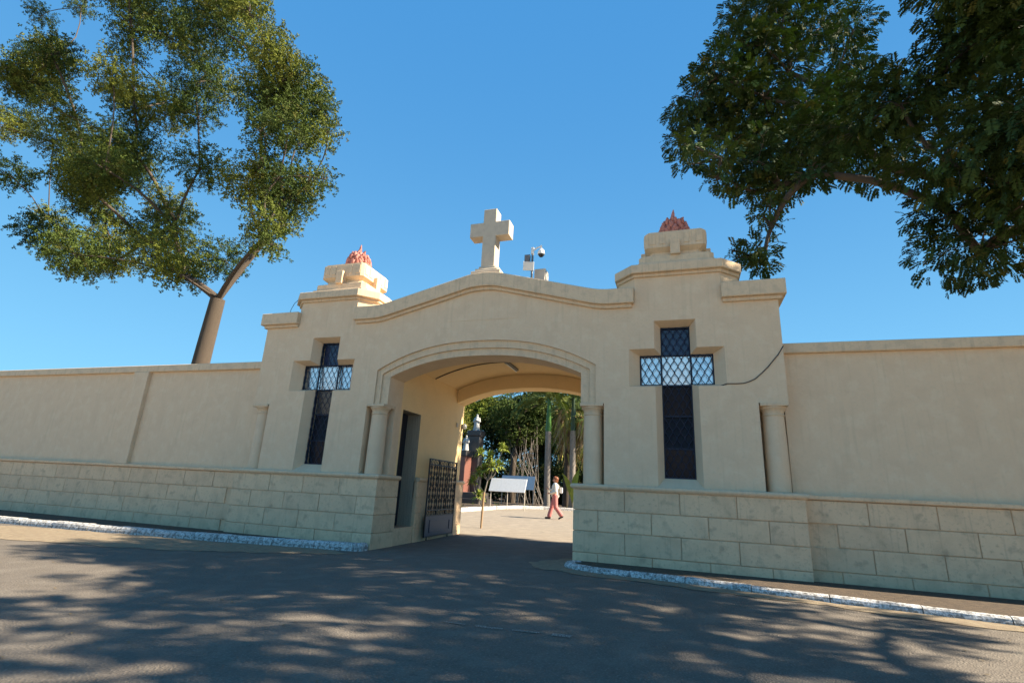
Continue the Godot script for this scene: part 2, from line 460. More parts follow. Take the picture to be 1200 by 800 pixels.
func broad(leaves: int, len_: float, wide: float, seed_: int) -> ArrayMesh:    # a cluster of broader leaves
	var r := RandomNumberGenerator.new()
	r.seed = seed_
	var s := Shape.new()
	for i in leaves:
		var t := r.randf()
		var root := Vector3(r.randf_range(-0.12, 0.12), t, r.randf_range(-0.12, 0.12))
		var d := Vector3(r.randf_range(-1, 1), r.randf_range(-0.5, 0.7), r.randf_range(-1, 1)).normalized()
		var w := d.cross(Vector3(r.randf_range(-1, 1), r.randf_range(-1, 1), r.randf_range(-1, 1))).normalized() * wide
		var nn := d.cross(w).normalized()
		var l := len_ * r.randf_range(0.7, 1.2)
		s.col = Color(1, 1, 1) * r.randf_range(0.7, 1.25)
		var mid := root + d * l * 0.5 - nn * l * 0.08
		s.flat(root, mid + w, root + d * l, nn); s.flat(root, root + d * l, mid - w, nn)
	return s.mesh()
func crown(parent: Node, clumps: Array, mesh: Mesh, per: float, size: float, tints: Array, flatten := 0.75, droop := 0.3) -> MultiMeshInstance3D:
	var xf := []
	var cs := []
	for c in clumps:
		var ctr := Vector3(c[0], c[1], c[2])
		var R: float = c[3]
		var k := int(per * R * R)
		var tint: Color = tints[rng.randi() % tints.size()]
		for i in k:
			var d := Vector3(rng.randfn(), rng.randfn(), rng.randfn()).normalized()
			var rr := R * pow(rng.randf(), 0.45)
			var p := ctr + d * rr * Vector3(1, flatten, 1)
			var up := (d + Vector3(rng.randf_range(-0.7, 0.7), -droop + rng.randf_range(-0.5, 0.5), rng.randf_range(-0.7, 0.7))).normalized()
			var x := up.cross(Vector3(rng.randf_range(-0.6, 0.6), 1, rng.randf_range(-0.6, 0.6))).normalized()
			var z := x.cross(up)
			var sc := size * rng.randf_range(0.65, 1.25)
			xf.append(Transform3D(Basis(x * sc, up * sc, z * sc), p))
			var cc := tint * rng.randf_range(0.7, 1.3)
			if rng.randf() < 0.06: cc = cc.lerp(Color(0.16, 0.14, 0.03), 0.6)
			cs.append(cc)
	var mm := MultiMesh.new()
	mm.transform_format = MultiMesh.TRANSFORM_3D
	mm.use_colors = true
	mm.mesh = mesh
	mm.instance_count = xf.size()
	for i in xf.size():
		mm.set_instance_transform(i, xf[i]); mm.set_instance_color(i, cs[i])
	var o := MultiMeshInstance3D.new()
	o.name = "crown"
	o.multimesh = mm
	o.material_override = M.leaf
	o.set_meta("kind", "stuff")
	parent.add_child(o, true)
	return o
func curve(a: Vector3, b: Vector3, wob: float, n := 5) -> Array:
	var pts := []
	var m := Vector3(rng.randf_range(-1, 1), rng.randf_range(-0.2, 1), rng.randf_range(-1, 1)) * wob
	for i in n + 1:
		var t := float(i) / n
		pts.append(a.lerp(b, t) + m * sin(t * PI))
	return pts
func tree(called: String, label: String, base: Vector3, fork: Vector3, tr: float, clumps: Array, mesh: Mesh, per: float, size: float, tints: Array, group := "", twigs := 6, bark = null, flatten := 0.75, droop := 0.3) -> Node3D:
	var t := thing(called, label, "tree", Vector3.ZERO, group)
	var bm: Material = bark if bark != null else M.bark
	var s := Shape.new()
	var pts := curve(base - Vector3(0, 0.3, 0), fork, tr * 0.8, 8)
	var rad := []
	for i in pts.size(): rad.append(tr * (1.5 if i == 0 else (1.12 if i == 1 else 1.0 - 0.04 * i)))
	s.tube(pts, rad, 12)
	obj("trunk", s, bm, t)
	var nodes := [fork]
	var par := [-1]
	var path := [0.0]
	var order := range(clumps.size())
	order.sort_custom(func(i, j): return Vector3(clumps[i][0], clumps[i][1], clumps[i][2]).distance_to(fork) < Vector3(clumps[j][0], clumps[j][1], clumps[j][2]).distance_to(fork))
	for i in order:
		var p := Vector3(clumps[i][0], clumps[i][1] - clumps[i][3] * 0.2, clumps[i][2])
		var best := 0
		var bc := 1e9
		for j in nodes.size():
			var cst: float = p.distance_to(nodes[j]) + 0.45 * path[j] + (0.2 if j > 0 and p.y < nodes[j].y - 0.5 else 0.0)
			if cst < bc: bc = cst; best = j
		nodes.append(p); par.append(best); path.append(path[best] + p.distance_to(nodes[best]))
	var kids := []
	for i in nodes.size(): kids.append(1.0)
	for i in range(nodes.size() - 1, 0, -1): kids[par[i]] += kids[i]
	var br := Shape.new()
	for i in range(1, nodes.size()):
		var r1 := minf(0.0165 * sqrt(kids[i]) + 0.006, tr * 0.7)
		var r0 := minf(0.0165 * sqrt(kids[par[i]]) + 0.006, minf(r1 * 1.8, tr * 0.8))
		var d: float = nodes[i].distance_to(nodes[par[i]])
		var cp := curve(nodes[par[i]], nodes[i], d * 0.09, 5)
		var rr := []
		for j in cp.size(): rr.append(lerpf(r0, r1, float(j) / (cp.size() - 1)))
		br.tube(cp, rr, 6, false)
		var R: float = clumps[order[i - 1]][3]
		for w in twigs:
			var dd := Vector3(rng.randfn(), rng.randfn() * 0.6 + 0.15, rng.randfn()).normalized() * R * rng.randf_range(0.6, 1.0)
			br.tube(curve(nodes[i], nodes[i] + dd, R * 0.1, 3), [r1 * 0.5, r1 * 0.35, r1 * 0.2, 0.004], 4, false)
	obj("branches", br, bm, t)
	crown(t, clumps, mesh, per, size, tints, flatten, droop)
	return t
func puffs(c: Vector3, e: Vector3, n: int, rmin: float, rmax: float) -> Array:   # clumps filling an ellipsoid
	var a := []
	for i in n:
		var d := Vector3(rng.randfn(), rng.randfn(), rng.randfn()).normalized() * pow(rng.randf(), 0.4)
		var p := c + d * e
		a.append([p.x, p.y, p.z, rng.randf_range(rmin, rmax)])
	return a

const RIGHT_CLUMPS := [[6.49,15.86,-5.16,0.80],[5.71,14.44,-4.67,0.69],[6.29,14.50,-6.01,0.83],[4.97,12.52,-3.63,0.60],[4.36,11.96,-3.63,0.52],[4.07,13.36,-6.07,0.53],
	[5.38,13.02,-5.33,0.71],[6.02,11.96,-4.85,0.70],[4.63,11.99,-5.10,0.66],[3.97,12.31,-6.10,0.44],[5.41,11.15,-4.78,0.62],[5.65,8.98,-2.57,0.50],
	[4.62,9.63,-3.25,0.44],[4.15,9.36,-2.92,0.32],[5.18,8.68,-2.97,0.41],[5.74,8.45,-3.10,0.40],[4.70,8.40,-2.27,0.25],[5.42,6.46,-2.05,0.33],
	[5.05,6.29,-2.11,0.23],[5.60,6.36,-2.73,0.24],[6.22,16.94,-6.14,0.77],[6.45,14.21,-4.58,0.66],[5.15,13.04,-3.62,0.47],[6.28,12.27,-4.41,0.63],
	[5.58,12.43,-3.92,0.63],[4.75,12.82,-5.19,0.53],[5.20,12.81,-5.80,0.64],[5.89,11.63,-5.34,0.63],[5.86,9.63,-2.87,0.48],[4.21,9.21,-1.99,0.37],
	[4.80,8.80,-2.05,0.36],[5.48,9.01,-3.27,0.42],[5.89,8.92,-3.05,0.40],[5.69,7.61,-2.75,0.25],[5.32,6.49,-2.58,0.21],[4.91,6.55,-2.29,0.14],
	[5.82,7.75,-2.58,0.24],[5.82,7.26,-2.63,0.21],[7.10,15.30,-5.18,0.77],[7.25,13.90,-5.46,0.76],[6.97,12.70,-5.81,0.77],[6.90,10.56,-4.56,0.68],
	[6.13,8.41,-2.88,0.49],[7.18,11.44,-4.01,0.66],[7.85,15.15,-5.56,0.76],[6.65,8.34,-2.38,0.49],[8.79,16.54,-6.46,0.79],[8.79,14.36,-6.00,0.74],
	[8.05,12.22,-4.82,0.68],[7.34,10.46,-3.82,0.63],[8.58,13.79,-4.17,0.65],[9.01,13.03,-5.32,0.68],[7.46,16.63,-5.25,0.78],[8.41,17.08,-5.59,0.77],
	[7.84,10.22,-3.64,0.60],[10.01,11.07,0.75,1.01],[9.61,9.10,0.11,0.82],[8.81,7.83,-1.60,1.03],[9.89,11.55,-1.14,0.85],[12.93,10.97,-4.86,1.02],
	[15.18,9.27,0.36,1.13],[6.84,10.04,-4.05,1.11],[13.94,8.55,-3.40,0.82],[14.73,9.64,-2.44,1.22],[13.75,10.52,-1.73,1.04],[14.77,10.48,-1.54,1.27],
	[12.38,7.50,-1.29,0.87],[13.34,8.53,0.15,1.14],[13.62,7.89,-5.20,1.01],[14.73,10.13,-1.34,0.95],[12.90,7.86,-4.67,1.06],[7.63,9.44,-2.38,1.26],
	[12.57,7.60,-1.42,1.21],[11.46,11.08,-5.21,0.98],[16.04,9.07,-2.72,1.01],[13.56,11.06,-4.90,1.21],[12.97,8.52,-4.56,1.29],[13.89,11.77,-2.49,1.30],
	[13.88,11.48,-3.79,1.12],[9.79,6.67,-3.24,1.21],[10.21,7.80,-1.61,0.87],[9.36,7.40,-2.99,0.82],[10.89,9.60,1.36,0.87],[9.02,10.02,-4.95,0.93],
	[13.42,10.98,-4.80,1.18],[11.77,8.61,1.69,0.82],[12.80,9.17,-0.05,1.06],[9.20,10.40,0.14,1.22],[11.38,9.66,1.73,0.87],[11.26,7.72,-1.65,0.95],
	[11.21,10.45,0.92,0.91],[9.84,10.57,0.52,1.16],[9.70,8.20,-0.16,0.88],[10.30,11.24,-2.49,0.88],[15.19,10.11,-1.31,0.95],[10.05,7.04,-1.55,1.18],
	[14.85,10.01,-2.49,0.82],[13.90,7.25,-2.12,1.09],[9.23,7.41,0.01,1.15],[10.93,11.30,-1.99,0.75],[9.65,10.32,-1.24,0.75],[8.72,9.67,-1.79,0.75],
	[10.67,10.77,-1.41,0.75],[8.03,9.00,-1.23,0.75],[10.26,11.15,-1.58,0.75],[9.15,9.77,-0.93,0.75]]
const LEFT_CLUMPS := [[-12.85,19.41,-4.28,0.78],[-11.98,18.38,-4.27,0.93],[-12.24,18.66,-5.44,0.96],[-14.67,19.82,-6.36,1.17],[-12.95,19.40,-7.28,1.03],[-12.76,17.86,-5.97,1.17],
	[-13.70,17.51,-5.87,1.20],[-11.87,18.19,-7.32,0.65],[-12.68,17.86,-7.30,1.11],[-9.65,13.72,-3.50,0.87],[-9.10,14.46,-4.89,0.45],[-11.22,15.82,-6.56,0.65],
	[-11.32,15.02,-5.76,0.54],[-10.86,13.81,-3.60,0.75],[-10.95,12.61,-3.91,0.66],[-10.30,12.06,-4.12,0.72],[-11.29,13.08,-5.93,0.80],[-10.18,12.81,-5.53,0.63],
	[-8.78,12.18,-4.79,0.35],[-14.29,14.03,-7.26,1.01],[-11.13,11.93,-5.28,0.85],[-11.37,12.58,-6.41,0.63],[-10.33,10.33,-3.98,0.70],[-12.82,12.24,-7.24,0.57],
	[-11.16,10.02,-4.78,0.66],[-9.72,9.12,-4.02,0.42],[-18.25,27.18,-5.05,0.80],[-29.34,24.26,-8.58,0.99],[-23.56,26.18,-8.96,1.22],[-26.95,15.41,-8.35,0.99],
	[-18.69,18.55,-6.46,0.94],[-25.44,11.66,-7.20,1.36],[-22.74,23.47,-4.81,1.20],[-24.45,22.38,-8.45,1.18],[-30.30,16.35,-5.55,1.03],[-22.05,26.99,-7.27,1.28],
	[-24.30,15.09,-5.71,1.36],[-11.83,12.10,-4.34,0.89],[-19.38,12.84,-7.19,1.13],[-24.07,11.66,-7.78,1.04],[-14.92,9.11,-3.53,1.00],[-13.99,21.30,-4.24,0.89],
	[-26.09,27.33,-3.99,1.30],[-37.70,23.45,-8.19,1.10],[-22.27,25.25,-3.95,0.97],[-38.60,39.55,-9.98,0.92],[-19.84,9.83,-3.77,1.09],[-19.99,14.06,-3.99,1.00],
	[-18.55,20.10,-5.84,1.24],[-20.99,14.58,-5.12,0.80],[-43.90,35.95,-9.66,0.93],[-21.79,12.63,-7.55,1.02],[-21.55,14.44,-4.50,1.36],[-28.08,17.05,-7.61,1.29],
	[-27.65,13.02,-6.46,1.24],[-25.86,24.40,-6.54,0.83],[-36.74,21.95,-6.66,1.30],[-21.45,16.16,-4.89,1.11],[-22.22,18.97,-5.69,0.95],[-26.16,18.18,-8.66,1.39],
	[-19.22,11.32,-7.94,1.07],[-17.72,23.99,-5.17,0.95],[-20.62,18.81,-6.16,1.07],[-23.96,17.61,-3.54,0.92],[-25.37,28.03,-8.65,0.99],[-39.70,35.96,-10.00,0.84],
	[-31.23,22.68,-5.79,1.39],[-17.49,22.88,-5.72,1.35],[-27.20,15.44,-7.74,1.18],[-24.83,27.02,-4.68,1.29],[-20.27,18.45,-3.37,1.02],[-19.00,21.21,-7.38,1.02],
	[-30.58,25.50,-9.82,0.89],[-20.02,27.96,-7.39,1.37],[-30.53,21.42,-4.39,0.81],[-23.06,25.02,-6.64,0.95],[-18.57,12.08,-9.50,1.11],[-29.84,21.76,-4.81,1.23],
	[-36.03,27.15,-7.02,1.03],[-20.98,14.40,-7.65,1.06],[-29.54,21.16,-3.37,1.10],[-22.08,16.96,-6.03,1.28],[-26.52,21.84,-3.79,1.10],[-15.11,22.91,-4.52,1.08],
	[-26.98,14.12,-9.09,1.11],[-27.63,22.05,-4.28,1.04],[-16.63,24.05,-3.00,1.37],[-21.55,24.71,-5.40,0.91],[-34.88,16.78,-9.96,0.83],[-16.81,24.69,-3.48,0.94],
	[-34.17,21.59,-8.57,1.38],[-26.37,18.44,-5.99,0.97],[-16.37,9.49,-5.83,0.85],[-17.80,15.47,-6.57,1.19],[-32.78,26.41,-6.39,0.84],[-29.03,30.48,-8.22,1.34]]

# ------------------------------------------------------------------ the gatehouse
const WX := 3.63        # middle of a cross window
func cross_outline(out: bool) -> PackedVector2Array:
	var a := 0.35 if out else 0.25
	var b := 0.79 if out else 0.62
	var t := 4.205 if out else 4.135
	var at := 3.695 if out else 3.625
	var ab := 3.02 if out else 3.08
	var lo := 1.365 if out else 1.505
	return PackedVector2Array([Vector2(-a, lo), Vector2(a, lo), Vector2(a, ab), Vector2(b, ab), Vector2(b, at), Vector2(a, at), Vector2(a, t), Vector2(-a, t), Vector2(-a, at), Vector2(-b, at), Vector2(-b, ab), Vector2(-a, ab)])
func cross_cutter(cx: float) -> Shape:
	var s := Shape.new()
	var o := cross_outline(true)
	var n := cross_outline(false)
	var k := o.size()
	var rings := [[o, 0.05], [o, 0.0], [n, -0.2], [n, -0.55]]
	var at := Vector3(cx, 0, 0)
	for r in 3:
		for i in k:
			var j := (i + 1) % k
			var e: Vector2 = (o[j] - o[i]).normalized()
			s.quad(at + s.v3(rings[r][0][i], rings[r][1]), at + s.v3(rings[r][0][j], rings[r][1]), at + s.v3(rings[r + 1][0][j], rings[r + 1][1]), at + s.v3(rings[r + 1][0][i], rings[r + 1][1]), Vector3(e.y, -e.x, 0))
	for q in [[o, 0.05, 1], [n, -0.55, -1]]:
		var idx := Geometry2D.triangulate_polygon(q[0])
		for i in range(0, idx.size(), 3):
			s.flat(at + s.v3(q[0][idx[i]], q[1]), at + s.v3(q[0][idx[i + 1]], q[1]), at + s.v3(q[0][idx[i + 2]], q[1]), Vector3(0, 0, q[2]))
	return s
func pediment(x: float) -> float:
	var a := absf(x)
	var t := clampf((2.33 - a) / 2.03, 0, 1)
	var y := 4.83 + 0.53 * t
	if a < 0.3: y = 5.36 + 0.022 * (1.0 - a * a / 0.09)
	if absf(a - 2.33) < 0.14: y += 0.012 * (1.0 - absf(a - 2.33) / 0.14)
	return y
func pediment_band(up: float, down: float, a: float) -> PackedVector2Array:
	var xs := []
	var n := 48
	for i in n + 1: xs.append(-a + 2 * a * i / n)
	var p := PackedVector2Array()
	for x in xs: p.append(Vector2(x, pediment(x) + up))
	xs.reverse()
	for x in xs: p.append(Vector2(x, (pediment(x) + down) if down > -2.0 else 2.9))
	return p

func cross_window(parent: Node, cx: float):
	var w := node("cross_window", parent)
	w.position = Vector3(cx, 0, 0)
	var f := Shape.new()
	var o := cross_outline(false)
	for i in o.size():                                        # steel edge round the opening
		var a := o[i]
		var b := o[(i + 1) % o.size()]
		var e := (b - a).normalized()
		var nn := Vector2(-e.y, e.x)
		var q := PackedVector2Array([a, b, b + nn * 0.022, a + nn * 0.022])
		f.prism(q, -0.262 - 0.0005 * i, -0.228 - 0.0005 * i, 0.0)
	for x in [-0.25, 0.25]: f.box(Vector3(x - 0.011, 3.1, -0.258), Vector3(x + 0.011, 3.605, -0.231))
	for y in [3.08, 3.625]: f.box(Vector3(-0.23, y - 0.012, -0.256), Vector3(0.23, y + 0.012, -0.233))
	for y in [2.0, 2.55]: f.box(Vector3(-0.228, y - 0.014, -0.335), Vector3(0.228, y + 0.014, -0.285))
	obj("frame", f, M.grille, w)
	var g := Shape.new()
	var k := 0
	for span in [[-0.25, 0.25, 1.505, 4.135], [-0.62, -0.25, 3.08, 3.625], [0.25, 0.62, 3.08, 3.625]]:
		var n := int(round((span[1] - span[0]) / 0.0625))
		for i in range(0, n + 1):
			var x0: float = span[0] + (span[1] - span[0]) * i / n
			var pts := []
			var m := int((span[3] - span[2]) / 0.026)
			for j in m + 1:
				var y: float = span[2] + (span[3] - span[2]) * j / m
				var x := x0 + (1 if (i + k) % 2 == 0 else -1) * 0.029 * cos(TAU * y / 0.228)
				pts.append(Vector3(clampf(x, span[0] + 0.008, span[1] - 0.008), y, -0.212 - 0.008 * ((i + k) % 2)))
			g.tube(pts, [0.0065], 4)
		k += n % 2
	obj("grille", g, M.grille, w)
	# panes: row of three in the arms, one above, three below, hinged at slightly different tilts
	var panes := [[-0.618, -0.262, 3.095, 3.61, "mirrored", 3.0], [-0.238, 0.238, 3.095, 3.61, "mirrored", 5.0], [0.262, 0.618, 3.095, 3.61, "mirrored", 2.0],
		[-0.24, 0.24, 3.64, 4.12, "blue_glass", 4.0], [-0.24, 0.24, 2.565, 3.065, "brown_glass" if cx < 0 else "dark_glass", 6.0], [-0.24, 0.24, 2.015, 2.535, "dark_glass", -3.0], [-0.24, 0.24, 1.52, 1.985, "dark_glass", 5.0]]
	for p in panes:
		var s := Shape.new()
		var h: float = (p[3] - p[2]) / 2
		var t := Transform3D(Basis(Vector3.RIGHT, deg_to_rad(p[5])), Vector3((p[0] + p[1]) / 2, (p[2] + p[3]) / 2, -0.315))
		s.box(Vector3(-(p[1] - p[0]) / 2, -h, -0.004), Vector3((p[1] - p[0]) / 2, h, 0.004), 0.001, t)
		var o2 := obj("pane", s, M[p[4]], w)
		if p[4] == "mirrored": o2.set_meta("label", "pale blue frosted pane")

func finial_block(parent: Node, sgn: int):
	# what stands on a tower: step, neck, overhanging slab with a stem on each side, flame
	var cx := 3.70 * sgn
	var cz := -0.82
	var b := node("finial_block", parent)
	var s := Shape.new()
	s.prism(octagon(cx, cz, 0.75, 0.66, 0.1), 5.24, 5.42, 0.012, PLAN)
	s.prism(octagon(cx, cz, 0.67, 0.6, 0.08), 5.41, 5.575, 0.012, PLAN)
	obj("step", s, M.trim, b)
	s = Shape.new()
	var ring0 := octagon(cx, cz, 0.47, 0.47, 0.06)
	var ring1 := octagon(cx, cz, 0.56, 0.56, 0.06)
	for i in 8:
		var j := (i + 1) % 8
		var e := ring1[j] - ring1[i]
		var mid := (ring1[i] + ring1[j]) / 2 - Vector2(cx, cz)
		var out := Vector3(mid.x, 0, mid.y)
		s.quad(Vector3(ring0[i].x, 5.57, ring0[i].y), Vector3(ring0[j].x, 5.57, ring0[j].y), Vector3(ring0[j].x, 5.685, ring0[j].y), Vector3(ring0[i].x, 5.685, ring0[i].y), out)
		s.quad(Vector3(ring0[i].x, 5.685, ring0[i].y), Vector3(ring0[j].x, 5.685, ring0[j].y), Vector3(ring1[j].x, 5.755, ring1[j].y), Vector3(ring1[i].x, 5.755, ring1[i].y), out + Vector3.DOWN)
	obj("neck", s, M.trim, b)
	s = Shape.new()
	s.prism(octagon(cx, cz, 0.56, 0.56, 0.06), 5.754, 6.06, 0.006, PLAN)
	s.prism(octagon(cx, cz, 0.53, 0.53, 0.06), 6.05, 6.105, 0.045, PLAN)
	obj("slab", s, M.trim, b)
	for q in 4:
		var t := Transform3D(Basis(Vector3.UP, q * PI / 2), Vector3(cx, 0, cz))
		s = Shape.new()
		s.box(Vector3(-0.088, 5.565, 0.4), Vector3(0.088, 5.875, 0.655), 0.008, t)
		obj("stem", s, M.trim, b)
		for fr in [[0.08, 0.19], [0.25, 0.345], [0.645, 0.74], [0.83, 0.935]]:
			s = Shape.new()
			s.box(Vector3(-0.56 + 1.12 * fr[0], 5.82, 0.55), Vector3(-0.56 + 1.12 * fr[1], 6.03, 0.571), 0.005, t)
			obj("panel", s, M.trim, b)
	var fl := Shape.new()
	fl.lathe([Vector2(0.27, -0.02), Vector2(0.28, 0.08), Vector2(0.265, 0.2), Vector2(0.22, 0.32), Vector2(0.14, 0.42), Vector2(0.06, 0.48), Vector2(0.0, 0.5)], Vector3(cx, 6.1, cz), 18)
	for row in 8:
		var yy := 0.0 + row * 0.058
		var rad := 0.285 * sqrt(maxf(0.03, 1.0 - pow(yy / 0.5, 2.2)))
		var cnt := 14 - row
		for i in cnt:
			var a := TAU * (i + 0.5 * (row % 2)) / cnt + rng.randf_range(-0.2, 0.2)
			var d := Vector3(cos(a), 0, sin(a))
			var tt := Vector3(-sin(a), 0, cos(a))
			var base := Vector3(cx, 6.1 + yy, cz) + d * (rad - 0.035)
			var hgt := rng.randf_range(0.07, 0.115)
			var sw := rng.randf_range(-0.04, 0.04)
			fl.tube([base, base + d * 0.045 + Vector3(0, hgt * 0.35, 0) + tt * sw * 0.4, base + d * 0.04 + Vector3(0, hgt * 0.8, 0) + tt * sw, base + d * rng.randf_range(0.02, 0.075) + Vector3(0, hgt * 1.15, 0) + tt * sw * 0.2], [0.05, 0.05, 0.036, 0.012], 6, false)
	for i in 4:
		var a := TAU * i / 4 + 0.3
		var base := Vector3(cx + cos(a) * 0.04, 6.1 + 0.44, cz + sin(a) * 0.04)
		var tl := 0.12 + 0.07 * (i % 3)
		fl.tube([base, base + Vector3(-sin(a) * 0.03, tl * 0.5, cos(a) * 0.03), base + Vector3(-cos(a) * 0.03, tl * 0.9, -sin(a) * 0.03), base + Vector3(-cos(a) * 0.02 + 0.02, tl * 1.2, -sin(a) * 0.03)], [0.05, 0.042, 0.028, 0.008], 5, false)
	var f := obj("flame", fl, M.flame, b)
	f.set_meta("label", "terracotta red carved flame on top of the tower block")

func gatehouse():
	var G := thing("gatehouse", "cream plastered cemetery gatehouse with arched carriageway and stone cross on top", "gatehouse")
	# walls: one body with the carriageway, the cross windows, the door and the corner notches cut out
	var W := CSGCombiner3D.new()
	W.name = "wall"
	W.use_collision = false
	G.add_child(W)
	var U := CSGShape3D.OPERATION_UNION
	var D := CSGShape3D.OPERATION_SUBTRACTION
	for s in [-1, 1]:
		var x0: float = minf(1.976 * s, 5.3 * s)
		csg(W, solid_box(Vector3(x0, -0.1, -4.0), Vector3(x0 + 3.324, 4.58, 0)), U, M.plaster)
	csg(W, solid_prism(pediment_band(-0.03, -9, 2.95), -0.45, 0.0), U, M.plaster)
	csg(W, solid_box(Vector3(-2.1, 2.9, -4.0), Vector3(2.1, 4.58, -0.2)), U, M.plaster)
	csg(W, solid_prism(opening(2.254, 3.433, 3.985, 2.735), -0.04, 0.2), D, M.trim)
	csg(W, solid_prism(opening(2.142, 3.363, 3.84, 2.735), -0.08, 0.2), D, M.trim)
	csg(W, solid_prism(opening(1.976, 3.303, 3.70, 1.0), -0.66, 0.2), D, M.plaster)
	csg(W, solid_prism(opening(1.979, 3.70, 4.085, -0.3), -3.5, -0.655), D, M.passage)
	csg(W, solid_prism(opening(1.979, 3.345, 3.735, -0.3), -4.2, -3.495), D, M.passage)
	for s in [-1, 1]:
		for nx in [[1.9, 2.4], [4.87, 5.4]]:
			var xa: float = minf(nx[0] * s, nx[1] * s)
			var xb: float = maxf(nx[0] * s, nx[1] * s)
			csg(W, solid_box(Vector3(xa, 1.355, -0.41), Vector3(xb, 2.735, 0.1)), D, M.plaster)
		csg(W, cross_cutter(WX * s), D, M.plaster)
		var ra: float = minf(2.75 * s, 4.6 * s)
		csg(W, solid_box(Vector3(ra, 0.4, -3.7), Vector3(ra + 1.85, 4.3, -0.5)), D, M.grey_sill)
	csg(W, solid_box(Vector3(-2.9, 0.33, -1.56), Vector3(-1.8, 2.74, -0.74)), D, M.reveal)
	for s in [-1, 1]: cross_window(G, WX * s)
	# door leaf in the carriageway
	var sh := Shape.new()
	sh.box(Vector3(-2.36, 0.335, -1.555), Vector3(-2.31, 2.735, -0.745), 0.004)
	var door := obj("door", sh, M.door, G)
	sh = Shape.new()
	for y in [[0.45, 1.2], [1.3, 2.1], [2.2, 2.62]]: sh.box(Vector3(-2.315, y[0], -1.45), Vector3(-2.295, y[1], -0.85), 0.006)
	obj("panel", sh, M.door, door)
	# base course: core with shallow blocks in front of it
	for s in [-1, 1]:
		var t := side(s)
		var base := node("base", G)
		var core := Shape.new()
		core.box(Vector3(1.93, -0.2, -0.03), Vector3(5.35, 1.285, 0.055), 0.0, t)
		core.box(Vector3(1.925, -0.2, -0.74), Vector3(2.0, 1.285, -0.03), 0.0, t)
		core.box(Vector3(1.925, -0.2, -4.1), Vector3(2.0, 1.285, -1.56), 0.0, t)
		core.box(Vector3(1.927, -0.2, -1.56), Vector3(2.002, 0.332 if s < 0 else 1.285, -0.74), 0.0, t)
		core.box(Vector3(5.28, -0.2, -4.1), Vector3(5.36, 1.285, -0.03), 0.0, t)
		obj("core", core, M.block[1], base)
		var rows := [-0.12, 0.282, 0.612, 0.939, 1.276]
		for r in 4:
			var js := [2.31, 3.16, 4.01, 4.86] if r % 2 == 0 else [2.74, 3.60, 4.43]
			var y0: float = rows[r] + 0.004
			var y1: float = rows[r + 1] - 0.004
			var first := Shape.new()
			var zs := -0.735
			first.prism(PackedVector2Array([Vector2(1.9, 0.08), Vector2(js[0] - 0.004, 0.08), Vector2(js[0] - 0.004, 0.03), Vector2(1.95, 0.03), Vector2(1.95, zs), Vector2(1.9, zs)]), y0, y1, 0.007, t * PLAN)
			obj("block", first, M.block[rng.randi() % 3], base)
			for i in js.size():
				var xb: float = js[i + 1] if i + 1 < js.size() else 5.384
				var bl := Shape.new()
				var proud := rng.randf_range(-0.003, 0.004)
				bl.box(Vector3(js[i] + 0.004, y0, 0.03), Vector3(xb - 0.004, y1, 0.08 + proud), 0.007, t)
				obj("block", bl, M.block[rng.randi() % 3], base)
			var zj := [-1.565, -2.35, -3.15, -4.12] if r % 2 == 0 else [-1.565, -2.75, -3.5, -4.12]
			for i in 3:
				var bl2 := Shape.new()
				bl2.box(Vector3(1.9, y0, zj[i + 1] + 0.004), Vector3(1.95, y1, zj[i] - 0.004), 0.007, t)
				obj("block", bl2, M.block[rng.randi() % 3], base)
		var prof := [Vector2(-0.06, 1.268), Vector2(0.012, 1.27), Vector2(0.03, 1.285), Vector2(0.045, 1.303), Vector2(0.05, 1.325), Vector2(0.042, 1.345), Vector2(0.022, 1.356), Vector2(-0.06, 1.362)]
		var cap := Shape.new()
		sweep(cap, [Vector2(1.9, -0.74), Vector2(1.9, 0.08), Vector2(5.384, 0.08), Vector2(5.384, -4.12)], prof, -1, t)
		sweep(cap, [Vector2(1.9, -4.12), Vector2(1.9, -1.56)], prof, -1, t)
		cap.box(Vector3(1.955, 1.27, -0.42), Vector3(5.33, 1.359, 0.03), 0.0, t)
		obj("base_cap", cap, M.trim, G)
		# columns in the corner notches
		for cx in [2.185, 5.09]:
			var col := node("column", G)
			var sf := Shape.new()
			var at := Vector3(cx * s, 0, -0.185)
			sf.lathe([Vector2(0.168, 1.355), Vector2(0.168, 1.9), Vector2(0.158, 2.54)], at, 32)
			obj("shaft", sf, M.plaster, col)
			sf = Shape.new()
			sf.lathe([Vector2(0.158, 2.53), Vector2(0.168, 2.535), Vector2(0.172, 2.548), Vector2(0.168, 2.561), Vector2(0.158, 2.566), Vector2(0.16, 2.59), Vector2(0.168, 2.615), Vector2(0.184, 2.637), Vector2(0.201, 2.652), Vector2(0.205, 2.668), Vector2(0.203, 2.685)], at, 32)
			obj("capital", sf, M.trim, col)
			sf = Shape.new()
			sf.box(Vector3(cx - 0.203, 2.682, -0.4), Vector3(cx + 0.203, 2.734, 0.03), 0.005, t)
			obj("abacus", sf, M.trim, col)
		# low copings at the ends
		sh = Shape.new()
		sh.box(Vector3(4.42, 4.54, -4.12), Vector3(5.42, 4.81, 0.12), 0.01, t)
		sh.box(Vector3(4.44, 4.475, -4.06), Vector3(5.36, 4.541, 0.055), 0.008, t)
		obj("low_coping", sh, M.trim, G)
		# towers
		var tw := node("tower", G)
		sh = Shape.new()
		sh.prism(octagon(3.69, -0.84, 1.05, 0.842, 0.32), 4.4, 5.09, 0.006, t * PLAN)
		obj("shaft", sh, M.plaster, tw)
		sh = Shape.new()
		sh.prism(octagon(3.69, -0.84, 1.075, 0.885, 0.33), 5.045, 5.106, 0.008, t * PLAN)
